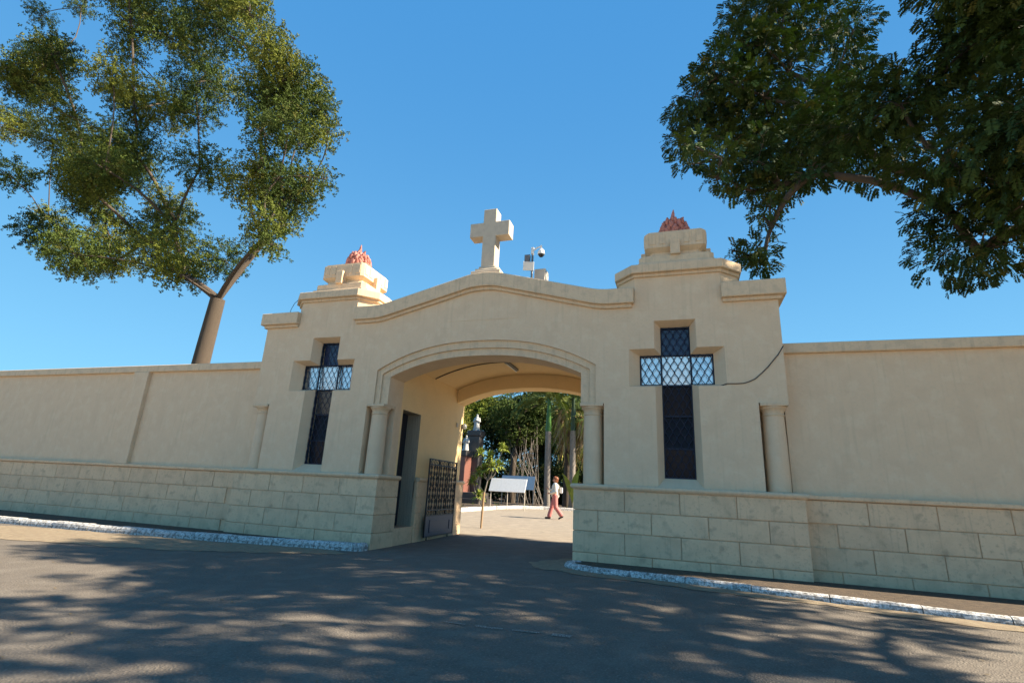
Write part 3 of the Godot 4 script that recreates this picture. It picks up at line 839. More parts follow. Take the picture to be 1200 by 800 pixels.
		sh.prism(octagon(3.69, -0.84, 1.11, 0.955, 0.34), 5.103, 5.268, 0.01, t * PLAN)
		obj("cap", sh, M.trim, tw)
		finial_block(G, s)
	# pediment coping and its under-moulding
	sh = Shape.new()
	sh.prism(pediment_band(0.0, -0.29, 2.945), -0.5, 0.12, 0.01)
	obj("pediment_coping", sh, M.trim, G)
	sh = Shape.new()
	sh.prism(pediment_band(-0.285, -0.355, 2.905), -0.3, 0.055, 0.008)
	obj("pediment_moulding", sh, M.trim, G)
	# worn name panel
	sh = Shape.new()
	sh.box(Vector3(-0.76, 4.405, -0.05), Vector3(0.745, 4.412, 0.006), 0.0)
	sh.box(Vector3(0.738, 4.405, -0.05), Vector3(0.745, 4.54, 0.006), 0.0)
	sh.box(Vector3(-0.76, 4.413, -0.05), Vector3(0.737, 4.55, 0.003), 0.0)
	obj("name_panel", sh, M.plaster, G)
	# cross and its plinth
	var K := node("roof_cross", G)
	sh = Shape.new()
	sh.box(Vector3(-0.33, 5.2, -0.58), Vector3(0.31, 5.48, 0.0), 0.01)
	sh.box(Vector3(-0.27, 5.47, -0.52), Vector3(0.25, 5.56, -0.05), 0.03)
	sh.box(Vector3(-0.2, 5.55, -0.46), Vector3(0.18, 5.615, -0.085), 0.02)
	obj("plinth", sh, M.stone, K)
	sh = Shape.new()
	sh.prism(PackedVector2Array([Vector2(-0.155, 5.6), Vector2(0.135, 5.6), Vector2(0.13, 6.3), Vector2(0.42, 6.3), Vector2(0.42, 6.635), Vector2(0.122, 6.635), Vector2(0.12, 6.945), Vector2(-0.165, 6.945), Vector2(-0.165, 6.635), Vector2(-0.46, 6.635), Vector2(-0.455, 6.31), Vector2(-0.16, 6.31)]), -0.385, -0.1, 0.008)
	obj("cross", sh, M.stone, K)
	# strip light and its conduit under the vault
	var L := thing("strip_light", "thin strip light and conduit fixed under the vaulted ceiling of the arch", "lamp")
	sh = Shape.new()
	sh.box(Vector3(-0.2, 4.035, -2.86), Vector3(-0.1, 4.082, -2.03), 0.006)
	obj("batten", sh, M.grey_metal, L)
	sh = Shape.new()
	sh.tube([Vector3(-0.15, 4.015, -2.84), Vector3(-0.15, 4.015, -2.05)], [0.016], 8)
	obj("tube", sh, M.white_plastic, L)
	sh = Shape.new()
	var cp := []
	for i in 15:
		var x := -0.15 - 1.81 * i / 14.0
		cp.append(Vector3(x, 4.085 - 0.385 * pow(absf(x) / 1.976, 2.4) - 0.012, -2.08))
	sh.tube(cp, [0.012], 5)
	obj("conduit", sh, M.cable, L)
	# small lamp on the rear jamb
	var B := thing("bulkhead_lamp", "small white bulkhead lamp on the rear corner of the arch", "lamp", Vector3(-1.976, 2.78, -3.93))
	sh = Shape.new()
	sh.box(Vector3(-0.002, -0.06, -0.05), Vector3(0.05, 0.06, 0.05), 0.01)
	obj("housing", sh, M.grey_metal, B)
	sh = Shape.new()
	sh.lathe([Vector2(0.0, -0.07), Vector2(0.05, -0.05), Vector2(0.065, 0.0), Vector2(0.05, 0.05), Vector2(0.0, 0.07)], Vector3(0.07, 0, 0), 14)
	obj("globe", sh, M.white_plastic, B)
	var SW := obj("switch_box", solid_box(Vector3(-1.978, 2.72, -3.6), Vector3(-1.945, 2.83, -3.54)), M.tan_metal)
	tag(SW, "little brown switch box on the passage wall near the rear corner", "switch box")

func iron_gate():
	var t := thing("iron_gate", "open wrought iron gate leaf with scrolls above a navy sheet panel", "gate", Vector3(-1.86, 0.05, -3.53))
	t.rotation.y = deg_to_rad(2.0)
	# local: x thickness, z from 0 (hinge) to 1.66
	var s := Shape.new()
	for z in [0.02, 1.65]: s.box(Vector3(-0.016, 0.04, z - 0.016), Vector3(0.016, 1.75, z + 0.016), 0.003)
	for z in [0.55, 1.10]: s.box(Vector3(-0.012, 0.5, z - 0.012), Vector3(0.012, 1.74, z + 0.012), 0.003)
	for y in [0.06, 0.5, 0.62, 1.62, 1.74]: s.box(Vector3(-0.014, y - 0.013, 0.02), Vector3(0.014, y + 0.013, 1.65), 0.003)
	obj("frame", s, M.iron, t)
	s = Shape.new()
	s.box(Vector3(-0.008, 0.06, 0.03), Vector3(0.009, 0.5, 1.64), 0.001)
	var pnl := obj("sheet_panel", s, M.navy, t)
	s = Shape.new()
	for q in [[0.135, 0.165, 0.25, 1.42], [0.375, 0.405, 0.25, 1.42]]: s.box(Vector3(0.004, q[0], q[2]), Vector3(0.022, q[1], q[3]), 0.003)
	for z in [0.25, 1.4]: s.box(Vector3(0.004, 0.166, z), Vector3(0.021, 0.374, z + 0.03), 0.003)
	obj("raised_border", s, M.navy, pnl)
	var sc := Shape.new()              # one C scroll with curled ends, about 0.18 wide and 0.25 high
	var pts := []
	for i in 15:
		var a := -2.6 * PI + i * 2.6 * PI / 14.0
		var r := 0.014 + 0.05 * i / 14.0
		pts.append(Vector3(0, 0.07 + r * sin(a + PI / 2), r * cos(a + PI / 2)))
	var back := pts.duplicate()
	back.reverse()
	for p in back: pts.append(Vector3(0, -p.y, p.z))
	sc.tube(pts, [0.0085], 5)
	var scm := sc.mesh()
	for bay in 3:
		for colm in 3:
			for row in 4:
				var o := obj("scroll", scm, M.iron, t)
				o.position = Vector3(0, 0.745 + row * 0.25, 0.12 + bay * 0.545 + colm * 0.158)
				o.rotation = Vector3(PI if (row + colm) % 2 == 0 else 0.0, 0, 0)
	for i in 9:
		var rg := Shape.new()
		var rp := []
		for k in 13: rp.append(Vector3(0, 1.68 + 0.045 * sin(TAU * k / 12), 0.115 + i * 0.178 + 0.045 * cos(TAU * k / 12)))
		rg.tube(rp, [0.007], 5, false)
		obj("ring", rg, M.iron, t)
	for i in 9:
		var rg2 := Shape.new()
		var rp2 := []
		for k in 13: rp2.append(Vector3(0, 0.56 + 0.045 * sin(TAU * k / 12), 0.115 + i * 0.178 + 0.045 * cos(TAU * k / 12)))
		rg2.tube(rp2, [0.007], 5, false)
		obj("ring", rg2, M.iron, t)
	s = Shape.new()
	for z in [0.3, 1.5]: s.tube([Vector3(0, -0.02, z), Vector3(0, 0.06, z)], [0.014], 6)
	obj("drop_bolt", s, M.iron, t)

func roof_items():
	var c := thing("security_camera", "white dome security camera on a pole above the gate roof", "camera", Vector3(0.63, 4.58, -1.2))
	var s := Shape.new()
	s.tube([Vector3(0, 0, 0), Vector3(0, 1.93, 0)], [0.024], 10)
	obj("pole", s, M.grey_metal, c)
	s = Shape.new()
	s.tube([Vector3(0, 1.83, 0.02), Vector3(0.1, 1.9, 0.02), Vector3(0.2, 1.93, 0.02)], [0.018], 8)
	s.tube([Vector3(0.2, 1.95, 0.02), Vector3(0.205, 1.83, 0.02)], [0.022], 8)
	s.box(Vector3(-0.03, 1.76, -0.03), Vector3(0.03, 1.92, 0.035), 0.006)
	obj("arm", s, M.white_plastic, c)
	s = Shape.new()
	s.lathe([Vector2(0.02, 0.1), Vector2(0.055, 0.09), Vector2(0.078, 0.05), Vector2(0.082, -0.02), Vector2(0.07, -0.025)], Vector3(0.207, 1.75, 0.02), 18)
	obj("housing", s, M.white_plastic, c)
	s = Shape.new()
	s.lathe([Vector2(0.066, -0.02), Vector2(0.06, -0.055), Vector2(0.035, -0.08), Vector2(0.0, -0.088)], Vector3(0.207, 1.75, 0.02), 16)
	obj("lens_dome", s, M.black, c)
	s = Shape.new()
	s.box(Vector3(-0.16, 1.55, 0.0), Vector3(-0.04, 1.72, 0.1), 0.008)
	obj("junction_box", s, M.grey_metal, c)
	s = Shape.new()
	s.box(Vector3(-0.12, -0.1, -0.015), Vector3(0.12, 0.1, 0.015), 0.006, Transform3D(Basis(Vector3.UP, 0.35) * Basis(Vector3.RIGHT, 0.25), Vector3(-0.06, 1.44, 0.08)))
	obj("antenna_panel", s, M.white_plastic, c)
	var b := thing("roof_box", "square tan metal box on the roof beside the camera pole", "box", Vector3(0.76, 4.58, -1.55))
	s = Shape.new()
	s.box(Vector3(-0.14, 0.9, -0.2), Vector3(0.115, 1.5, 0.12), 0.012)
	obj("cabinet", s, M.tan_metal, b)
	s = Shape.new()
	s.box(Vector3(-0.1, 0, -0.15), Vector3(0.08, 0.9, 0.08), 0.01)
	obj("stand", s, M.tan_metal, b)
	s = Shape.new()
	s.tube([Vector3(0.05, 1.15, 0.0), Vector3(0.33, 1.13, 0.0)], [0.016], 8)
	s.lathe([Vector2(0.0, -0.035), Vector2(0.035, -0.025), Vector2(0.04, 0.02), Vector2(0.0, 0.045)], Vector3(0.34, 1.13, 0), 12)
	obj("side_lamp", s, M.white_plastic, b)
	var w := Shape.new()
	w.tube([Vector3(4.25, 3.05, -0.19), Vector3(4.27, 3.045, -0.16), Vector3(4.34, 3.03, -0.04), Vector3(4.42, 3.05, 0.008), Vector3(4.55, 3.047, 0.008), Vector3(4.67, 3.052, 0.008), Vector3(4.76, 3.08, 0.008), Vector3(4.845, 3.12, 0.008), Vector3(4.955, 3.217, 0.008), Vector3(5.05, 3.314, 0.008), Vector3(5.22, 3.52, 0.01), Vector3(5.305, 3.66, 0.0), Vector3(5.32, 3.7, -0.3)], [0.0085], 5)
	tag(obj("wall_cable", w, M.cable), "thin dark cable drooping from the right cross window across the wall", "cable")
	w = Shape.new()
	w.tube([Vector3(-4.86, 4.805, -0.1), Vector3(-4.83, 4.97, -0.1), Vector3(-4.76, 5.11, -0.1), Vector3(-4.66, 5.22, -0.12), Vector3(-4.62, 5.25, -0.2)], [0.006], 5)
	tag(obj("roof_wire", w, M.cable), "thin wire looping from the low coping up to the left tower", "wire")

# ------------------------------------------------------------------ site
func sheet(x0: float, x1: float, zs: Array, lift: float) -> Shape:
	var s := Shape.new()
	for i in zs.size() - 1:
		var a := gy(zs[i]) + lift
		var b := gy(zs[i + 1]) + lift
		s.quad(Vector3(x0, a, zs[i]), Vector3(x1, a, zs[i]), Vector3(x1, b, zs[i + 1]), Vector3(x0, b, zs[i + 1]), Vector3.UP)
	return s
func patch(poly: Array, lift: float, rough_edge: float) -> Shape:     # flat patch with a ragged outline
	var ragged := FastNoiseLite.new()
	ragged.seed = 5
	ragged.frequency = 1.6
	var p := PackedVector2Array()
	for i in poly.size():
		var a: Vector2 = poly[i]
		var b: Vector2 = poly[(i + 1) % poly.size()]
		var n := maxi(1, int(a.distance_to(b) / 0.12))
		n = mini(n, 60)
		for k in n:
			var e := a.lerp(b, float(k) / n)
			p.append(e + Vector2(ragged.get_noise_2d(e.x, e.y), ragged.get_noise_2d(e.x + 50.0, e.y)) * rough_edge * 3.0)
	var s := Shape.new()
	var idx := Geometry2D.triangulate_polygon(p)
	for i in range(0, idx.size(), 3):
		var q := []
		for k in 3: q.append(Vector3(p[idx[i + k]].x, gx(p[idx[i + k]].x, p[idx[i + k]].y) + lift, p[idx[i + k]].y))
		s.flat(q[0], q[1], q[2], Vector3.UP)
	return s
func kerb_run(path: Array, h: float, w: float, flip: float, wob := 0.012) -> Shape:   # worn kerb along (x, z) points
	var c := Curve2D.new()
	for p in path: c.add_point(p)
	var s := Shape.new()
	var n := maxi(2, int(c.get_baked_length() / 0.1))
	n = mini(n, 420)
	var prof := [Vector2(0.0, -0.25), Vector2(0.0, 0.35), Vector2(0.012, 0.75), Vector2(0.045, 1.0), Vector2(w * 0.55, 1.04), Vector2(w - 0.03, 1.0), Vector2(w, 0.8), Vector2(w, -0.25)]
	var rings := []
	for i in n + 1:
		var d := c.get_baked_length() * i / n
		var p := c.sample_baked(d)
		var e := (c.sample_baked(minf(d + 0.05, c.get_baked_length())) - c.sample_baked(maxf(d - 0.05, 0.0))).normalized()
		var o := Vector2(e.y, -e.x) * flip
		var r := []
		for q in prof:
			var x: float = q.x + rng.randf_range(-wob, wob)
			var pp := p + o * x
			r.append(Vector3(pp.x, gx(p.x, p.y) + q.y * h + rng.randf_range(-wob, wob) * 0.8, pp.y))
		rings.append(r)
	for i in n:
		for j in prof.size() - 1:
			var nd: Vector2 = prof[j + 1] - prof[j]
			var e2: Vector3 = rings[i + 1][j] - rings[i][j]
			var o2 := Vector3(e2.z, 0, -e2.x).normalized() * flip
			s.quad(rings[i][j], rings[i + 1][j], rings[i + 1][j + 1], rings[i][j + 1], o2 * (-nd.y * h) + Vector3.UP * nd.x + Vector3.UP * 0.001)
	for k in [0, n]:
		for j in range(1, prof.size() - 1): s.flat(rings[k][0], rings[k][j], rings[k][j + 1], (rings[0][0] - rings[1][0]) if k == 0 else (rings[n][0] - rings[n - 1][0]))
	return s
func kerb_stones(path: Array, h: float, w: float, flip: float, stone := 0.82):
	var k := Node3D.new()
	k.name = numbered("kerb")
	add_child(k)
	k.set_meta("kind", "structure")
	var c := Curve2D.new()
	for p in path: c.add_point(p)
	var total := c.get_baked_length()
	var d := 0.0
	while d < total - 0.2:
		var l := minf(stone * rng.randf_range(0.85, 1.15), total - d)
		var sub := []
		var n := maxi(2, int(l / 0.14))
		for i in n + 1: sub.append(c.sample_baked(d + 0.006 + (l - 0.012) * i / n))
		obj("stone", kerb_run(sub, h * rng.randf_range(0.94, 1.06), w, flip, 0.0035), M.kerb, k)
		d += l
func site():
	var s := Shape.new()
	s.quad(Vector3(-300, -0.06, 300), Vector3(300, -0.06, 300), Vector3(300, -0.06, -0.9), Vector3(-300, -0.06, -0.9), Vector3.UP)
	s.quad(Vector3(-300, -0.06, -0.9), Vector3(300, -0.06, -0.9), Vector3(300, 0.11, -13.0), Vector3(-300, 0.11, -13.0), Vector3.UP)
	s.quad(Vector3(-300, 0.11, -13.0), Vector3(300, 0.11, -13.0), Vector3(300, 0.11, -400), Vector3(-300, 0.11, -400), Vector3.UP)
	struct("ground", s, M.earth)
	s = Shape.new()
	var xs := [-60.0]
	for i in 25: xs.append(-1.93 + 3.86 * i / 24.0)
	xs.append(60.0)
	var zs := [8.6, 4.0, 0.0, -0.9, -1.0, -1.6, -2.2, -2.8, -3.4, -4.0, -4.1]
	for i in xs.size() - 1:
		for j in zs.size() - 1:
			if j > 2 and (i == 0 or i == xs.size() - 2): continue
			s.quad(Vector3(xs[i], gx(xs[i], zs[j]), zs[j]), Vector3(xs[i + 1], gx(xs[i + 1], zs[j]), zs[j]), Vector3(xs[i + 1], gx(xs[i + 1], zs[j + 1]), zs[j + 1]), Vector3(xs[i], gx(xs[i], zs[j + 1]), zs[j + 1]), Vector3.UP)
	struct("road", s, M.asphalt)
	struct("bounce_paving", sheet(-60, 60, [60.0, 8.75], 0.12), M.bounce_paving)  # unseen pale paving, added to bounce warm light onto the facade
	struct("bounce_paving_edge", solid_box(Vector3(-60, -0.1, 8.6), Vector3(60, 0.13, 8.76)), M.bounce_paving)
	struct("inner_road", sheet(-5.75, 9.0, [-4.1, -13.0, -48.0], 0.004), M.pale_road)
	# left kerb with its raised strip, sand washed up against it
	var lk := [Vector2(-22, 1.65), Vector2(-14, 1.6), Vector2(-8, 1.25), Vector2(-5.2, 0.95), Vector2(-3.9, 0.74), Vector2(-3.1, 0.58), Vector2(-2.3, 0.46), Vector2(-1.93, 0.36), Vector2(-1.88, 0.15)]
	kerb_stones(lk, 0.125, 0.2, 1.0)
	var fill := [Vector2(-40, 1.62), Vector2(-14, 1.52), Vector2(-8, 1.17), Vector2(-5.2, 0.87), Vector2(-3.9, 0.66), Vector2(-3.1, 0.5), Vector2(-2.3, 0.38), Vector2(-1.99, 0.26), Vector2(-1.99, 0.0), Vector2(-40, -0.25)]
	struct("soil_strip", patch(fill, 0.085, 0.0), M.soil)
	struct("sand", patch([Vector2(-12, 2.3), Vector2(-8, 1.3), Vector2(-5.2, 0.98), Vector2(-3.9, 0.78), Vector2(-3.1, 0.62), Vector2(-2.25, 0.5), Vector2(-1.9, 0.72), Vector2(-2.05, 1.0), Vector2(-2.5, 1.25), Vector2(-3.1, 1.6), Vector2(-4.2, 2.2), Vector2(-6.5, 2.8), Vector2(-9.5, 2.9)], 0.006, 0.07), M.sand)
	var rk := [Vector2(1.99, 0.09), Vector2(1.84, 0.2), Vector2(1.82, 0.42), Vector2(1.97, 0.66), Vector2(2.42, 0.86), Vector2(3.6, 0.99), Vector2(4.72, 1.24), Vector2(7, 1.65), Vector2(12, 1.85), Vector2(18, 1.9)]
	kerb_stones(rk, 0.075, 0.16, 1.0)
	var fillr := [Vector2(1.93, 0.0), Vector2(1.95, 0.5), Vector2(2.44, 0.74), Vector2(3.6, 0.87), Vector2(4.65, 1.1), Vector2(7, 1.53), Vector2(12, 1.75), Vector2(40, 1.8), Vector2(40, -0.25)]
	struct("soil_strip", patch(fillr, 0.062, 0.0), M.soil)
	struct("sand", patch([Vector2(1.92, -0.7), Vector2(1.62, -0.5), Vector2(1.38, -0.05), Vector2(1.3, 0.4), Vector2(1.5, 0.85), Vector2(2.1, 1.15), Vector2(3.0, 1.25), Vector2(4.6, 1.55), Vector2(7, 2.05), Vector2(12, 2.25), Vector2(12, 1.82), Vector2(7, 1.6), Vector2(4.65, 1.2), Vector2(3.6, 0.95), Vector2(2.38, 0.8), Vector2(1.92, 0.45)], 0.006, 0.055), M.sand)
	# leaf litter and pebbles on the road
	var lit := Shape.new()
	for i in 420:
		var p := Vector3(rng.randf_range(-7, 7), 0.008, rng.randf_range(0.4, 6.5))
		if rng.randf() < 0.45: p.z = rng.randf_range(0.8, 1.9)
		p.y += gx(p.x, p.z)
		var r := rng.randf_range(0.008, 0.026)
		var a := rng.randf() * TAU
		var d := Vector3(cos(a), 0, sin(a)) * r
		var e := Vector3(-sin(a), 0.2, cos(a)) * r * 0.5
		lit.quad(p - d, p + e, p + d + Vector3.UP * 0.004, p - e + Vector3.UP * 0.006, Vector3.UP)
	var lo := obj("leaf_litter", lit, plain(lin(0.16, 0.115, 0.06), 0.9))
	tag(lo, "small dry leaves scattered over the asphalt in front of the gate", "leaves", "", "stuff")
	# remains of a painted line on the asphalt
	for q in [[1.66, 4.22, 1.86, 4.2, 0.016], [1.96, 4.19, 2.2, 4.17, 0.026], [2.28, 4.16, 2.5, 4.15, 0.022], [2.6, 4.14, 2.74, 4.12, 0.034]]:
		var pa := Vector2(q[0], q[1] + 0.3)
		var pb := Vector2(q[2], q[3] + 0.3)
		var wv: Vector2 = Vector2(0.05, 1.0) * float(q[4])
		struct("worn_road_line", patch([pa - wv, pb - wv, pb + wv, pa + wv], 0.005, 0.014), M.worn_paint)
	# perimeter walls to either side
	for sd in [-1, 1]:
		var w := thing("perimeter_wall", "cream boundary wall running off from the %s end of the gatehouse" % ("left" if sd < 0 else "right"), "wall", Vector3.ZERO, "boundary walls")
		var t := side(sd)
		var q := Shape.new()
		q.box(Vector3(5.29, -0.1, -0.62), Vector3(42, 3.62, -0.3), 0.0, t)
		obj("body", q, M.plaster, w)
		q = Shape.new()
		q.box(Vector3(5.3, 3.6, -0.7), Vector3(42, 3.77, -0.22), 0.012, t)
		obj("coping", q, M.trim, w)
		q = Shape.new()
		q.box(Vector3(5.365, -0.1, -0.3), Vector3(42, 1.28, -0.245), 0.006, t)
		q.box(Vector3(5.366, 1.281, -0.3), Vector3(42, 1.35, -0.185), 0.012, t)
		var pl := obj("plinth", q, M.block[0], w)
		for r in 4:
			var x := 5.39 + (0.43 if r % 2 == 0 else 0.0)
			for k in 15:
				q = Shape.new()
				var yy: float = [-0.05, 0.282, 0.612, 0.939, 1.276][r]
				q.box(Vector3(x + 0.004, yy + 0.004, -0.29), Vector3(x + 0.851, [0.282, 0.612, 0.939, 1.276][r] - 0.004, -0.222 + rng.randf_range(-0.003, 0.003)), 0.007, t)
				obj("block", q, M.block[rng.randi() % 3], pl)
				x += 0.855
		for k in 5:
			q = Shape.new()
			var px := 9.0 + k * 7.0
			q.box(Vector3(px, 1.35, -0.31), Vector3(px + 0.5, 3.6, -0.2), 0.01, t)
			obj("pilaster", q, M.plaster, w)
	# planting bed inside, with its white kerb
	var bk := [Vector2(-5.7, -5.0), Vector2(-5.7, -9.0), Vector2(-5.75, -14.0), Vector2(-5.9, -19.5), Vector2(-5.5, -21.3), Vector2(-4.4, -22.4), Vector2(-2.4, -23.2), Vector2(3.0, -24.5), Vector2(8.9, -25.0)]
	kerb_stones(bk, 0.17, 0.2, -1.0)
	struct("planting_bed", patch([Vector2(-5.8, -5.0), Vector2(-5.85, -14.0), Vector2(-6.0, -19.5), Vector2(-5.6, -21.4), Vector2(-4.5, -22.55), Vector2(-2.5, -23.35), Vector2(3.0, -24.65), Vector2(9.1, -25.2), Vector2(9.1, -70), Vector2(-40, -70), Vector2(-40, -5)], 0.14, 0.0), M.soil)
	# wooden stake
	var st := Shape.new()
	st.tube([Vector3(-2.033, 0.02, -6.0), Vector3(-2.02, 0.55, -6.0), Vector3(-2.005, 1.09, -6.0)], [0.03, 0.034, 0.036], 8)
	tag(obj("wooden_stake", st, M.wood), "thin wooden stake standing upright on the sunlit road beyond the arch", "stake")
	# information boards
	board("white notice board on three thin posts standing by the kerb beyond the arch", Vector3(-5.2, 0.17, -18.0), 2.05, 0.68, 0.92, deg_to_rad(27), -0.05, M.white_paint)
	board("pale blue notice board standing behind the white one, partly hidden", Vector3(-6.5, 0.2, -24.0), 2.25, 0.85, 1.05, deg_to_rad(20), 0.0, M.pale_blue)

func board(label: String, at: Vector3, w: float, h: float, low: float, lean: float, yaw: float, m: Material):
	var t := thing("notice_board", label, "notice board", at, "notice boards in the planting")
	t.rotation.y = yaw
	var s := Shape.new()
	var rise := h
	var run := h * tan(lean)
	s.box(Vector3(-w / 2, -0.001, -0.02), Vector3(w / 2, sqrt(rise * rise + run * run), 0.02), 0.006, Transform3D(Basis(Vector3.RIGHT, -lean), Vector3(0, low, run * 0.5)))
	obj("board", s, m, t)
	for x in [-w * 0.47, 0.0, w * 0.47]:
		s = Shape.new()
		s.tube([Vector3(x, -0.1, 0), Vector3(x, low + rise * 0.5 - 0.02, 0)], [0.022], 8)
		obj("post", s, M.tan_metal, t)
	s = Shape.new()
	s.box(Vector3(-w * 0.47, low + rise * 0.5 - 0.07, -0.03), Vector3(w * 0.47, low + rise * 0.5 - 0.03, 0.012), 0.003)
	obj("rail", s, M.tan_metal, t)

func monument():
	var t := thing("monument", "tall dark red granite funerary monument with a white statue on top", "monument", Vector3(-9.15, 0.14, -22.0))
	var s := Shape.new()
	s.box(Vector3(-1.25, -0.2, -1.2), Vector3(1.25, 0.45, 1.25), 0.02)
	s.box(Vector3(-1.05, 0.45, -1.0), Vector3(1.05, 0.8, 1.05), 0.02)
	obj("step", s, M.dark_granite, t)
	s = Shape.new()
	s.box(Vector3(-0.95, 0.8, -0.7), Vector3(0.05, 2.95, 0.85), 0.02)
	var ped := obj("front_pedestal", s, M.red_granite, t)
	s = Shape.new()
	s.box(Vector3(-1.02, 2.95, -0.75), Vector3(0.12, 3.3, 0.93), 0.03)
	obj("cornice", s, M.dark_granite, ped)
	s = Shape.new()
	s.box(Vector3(-0.28, 0.8, -0.95), Vector3(0.5, 4.3, -0.2), 0.03)
	s.box(Vector3(-0.35, 4.3, -1.02), Vector3(0.57, 4.66, -0.13), 0.04)
	obj("shaft", s, M.dark_granite, t)
	for st in [[Vector3(0.08, 4.66, -0.6), 1.15], [Vector3(-0.14, 3.3, 0.45), 1.0]]:
		s = Shape.new()
		var k: float = st[1]
		var bones := [[Vector3(0, 0.0, 0), Vector3(0, 0.45, 0), 0.2, 0.13], [Vector3(0, 0.45, 0), Vector3(0, 0.68, 0.0), 0.13, 0.13], [Vector3(0, 0.7, 0), Vector3(0, 0.8, 0), 0.06, 0.05],
			[Vector3(0, 0.87, 0.01), Vector3(0, 0.91, 0.0), 0.065, 0.06], [Vector3(-0.14, 0.7, 0), Vector3(-0.17, 0.52, 0.06), 0.06, 0.05], [Vector3(-0.17, 0.52, 0.06), Vector3(-0.02, 0.6, 0.15), 0.05, 0.035],
			[Vector3(0.14, 0.7, 0), Vector3(0.18, 0.52, 0.05), 0.06, 0.05], [Vector3(0.18, 0.52, 0.05), Vector3(0.03, 0.6, 0.15), 0.05, 0.035], [Vector3(0, 0.0, 0.1), Vector3(0.03, 0.4, 0.09), 0.09, 0.05], [Vector3(-0.1, 0.0, 0.06), Vector3(-0.08, 0.4, 0.06), 0.08, 0.05]]
		sdf(s, bones, 0.03, 0.05, Transform3D(Basis.from_scale(Vector3(k, k, k)), st[0]))
		obj("statue", s, M.marble, t)

func dracaena():
	var t := thing("dracaena", "slender branching dracaena with spiky yellow green leaf tufts beside the white board", "plant", Vector3(-6.75, 0.14, -18.5))
	var o := t.position
	var tips := [Vector3(-5.83, 3.40, -18.7), Vector3(-7.03, 3.05, -18.4), Vector3(-6.56, 2.87, -18.6), Vector3(-6.25, 2.35, -18.3), Vector3(-6.0, 2.47, -18.6), Vector3(-7.06, 1.97, -18.4), Vector3(-7.43, 1.54, -18.5), Vector3(-6.77, 2.2, -18.4), Vector3(-6.95, 0.8, -18.3)]
	var tuft := Shape.new()
	var r2 := RandomNumberGenerator.new()
	r2.seed = 31
	for i in 80:
		var a := r2.randf() * TAU
		var el := r2.randf_range(-0.5, 1.4)
		var d := Vector3(cos(a) * cos(el), sin(el), sin(a) * cos(el))
		var w := d.cross(Vector3(r2.randf_range(-0.3, 0.3), 1, r2.randf_range(-0.3, 0.3))).normalized() * 0.03
		var l := r2.randf_range(0.3, 0.46)
		var mid := d * l * 0.6
		var tip := d * l + Vector3(0, -0.1 * l - 0.1 * l * cos(el), 0)
		tuft.col = Color(0.26, 0.3, 0.06) * r2.randf_range(0.7, 1.25)
		var nn := d.cross(w).normalized()
		tuft.quad(w * 0.4, mid + w, mid - w, -w * 0.4, nn); tuft.flat(mid + w, tip, mid - w, nn)
	var tm := tuft.mesh()
	var hub := [Vector3(0, 0.05, 0), Vector3(0.05, 0.8, 0.02), Vector3(0.2, 1.5, 0.03)]
	var s := Shape.new()
	s.tube([hub[0] - Vector3(0, 0.2, 0), hub[1], hub[2]], [0.05, 0.042, 0.034], 8)
	obj("stem", s, M.palm_bark, t)
	for i in tips.size():
		var p: Vector3 = tips[i] - o
		var from: Vector3 = hub[2] if p.y > 1.9 and p.x > -0.4 else (hub[1] if p.y > 1.0 and i != 6 else hub[0])
		s = Shape.new()
		s.tube([from, from.lerp(p, 0.5) + Vector3(0.08 if p.x > 0 else -0.08, -0.12, 0), p], [0.03, 0.026, 0.022], 7)
		obj("stem", s, M.palm_bark, t)
		var f := obj("leaf_tuft", tm, M.leaf, t)
		f.position = p
		f.rotation.y = i * 1.3
		f.scale = Vector3.ONE * rng.randf_range(1.05, 1.35)

func frond_mesh(len_: float, drop: float, seed_: int, tint: Color) -> ArrayMesh:
	var r := RandomNumberGenerator.new()
	r.seed = seed_
	var s := Shape.new()
	s.col = tint * 0.9
	var pts := []
	for i in 13:
		var t := i / 12.0
		pts.append(Vector3(0, 0.9 * len_ * (t * 0.55 - drop * t * t), len_ * t * (1.0 - 0.22 * t)))
	s.tube(pts, [0.045, 0.04, 0.035, 0.03, 0.028, 0.025, 0.022, 0.02, 0.017, 0.014, 0.011, 0.008, 0.005], 4, false)
	for i in 64:
		for sd in [-1, 1]:
			var t := 0.14 + 0.86 * (i + r.randf() * 0.6) / 64.0
			var k := t * 12.0
			var root: Vector3 = pts[int(minf(k, 11))].lerp(pts[int(minf(k, 11)) + 1], k - int(minf(k, 11)))
			var l := len_ * 0.2 * (1.0 - 0.55 * t) * r.randf_range(0.8, 1.1)
			var d := Vector3(sd * 0.9, r.randf_range(-0.75, 0.1), 0.55).normalized()
			var w := Vector3(0, 0.35, 1).normalized() * 0.026
			s.col = tint * r.randf_range(0.65, 1.3)
			var mid := root + d * l * 0.55
			var tip := root + d * l + Vector3(0, -0.3 * l, 0)
			s.quad(root + w * 0.5, mid + w, mid - w, root - w * 0.5, d.cross(w)); s.flat(mid + w, tip, mid - w, d.cross(w))
	return s.mesh()
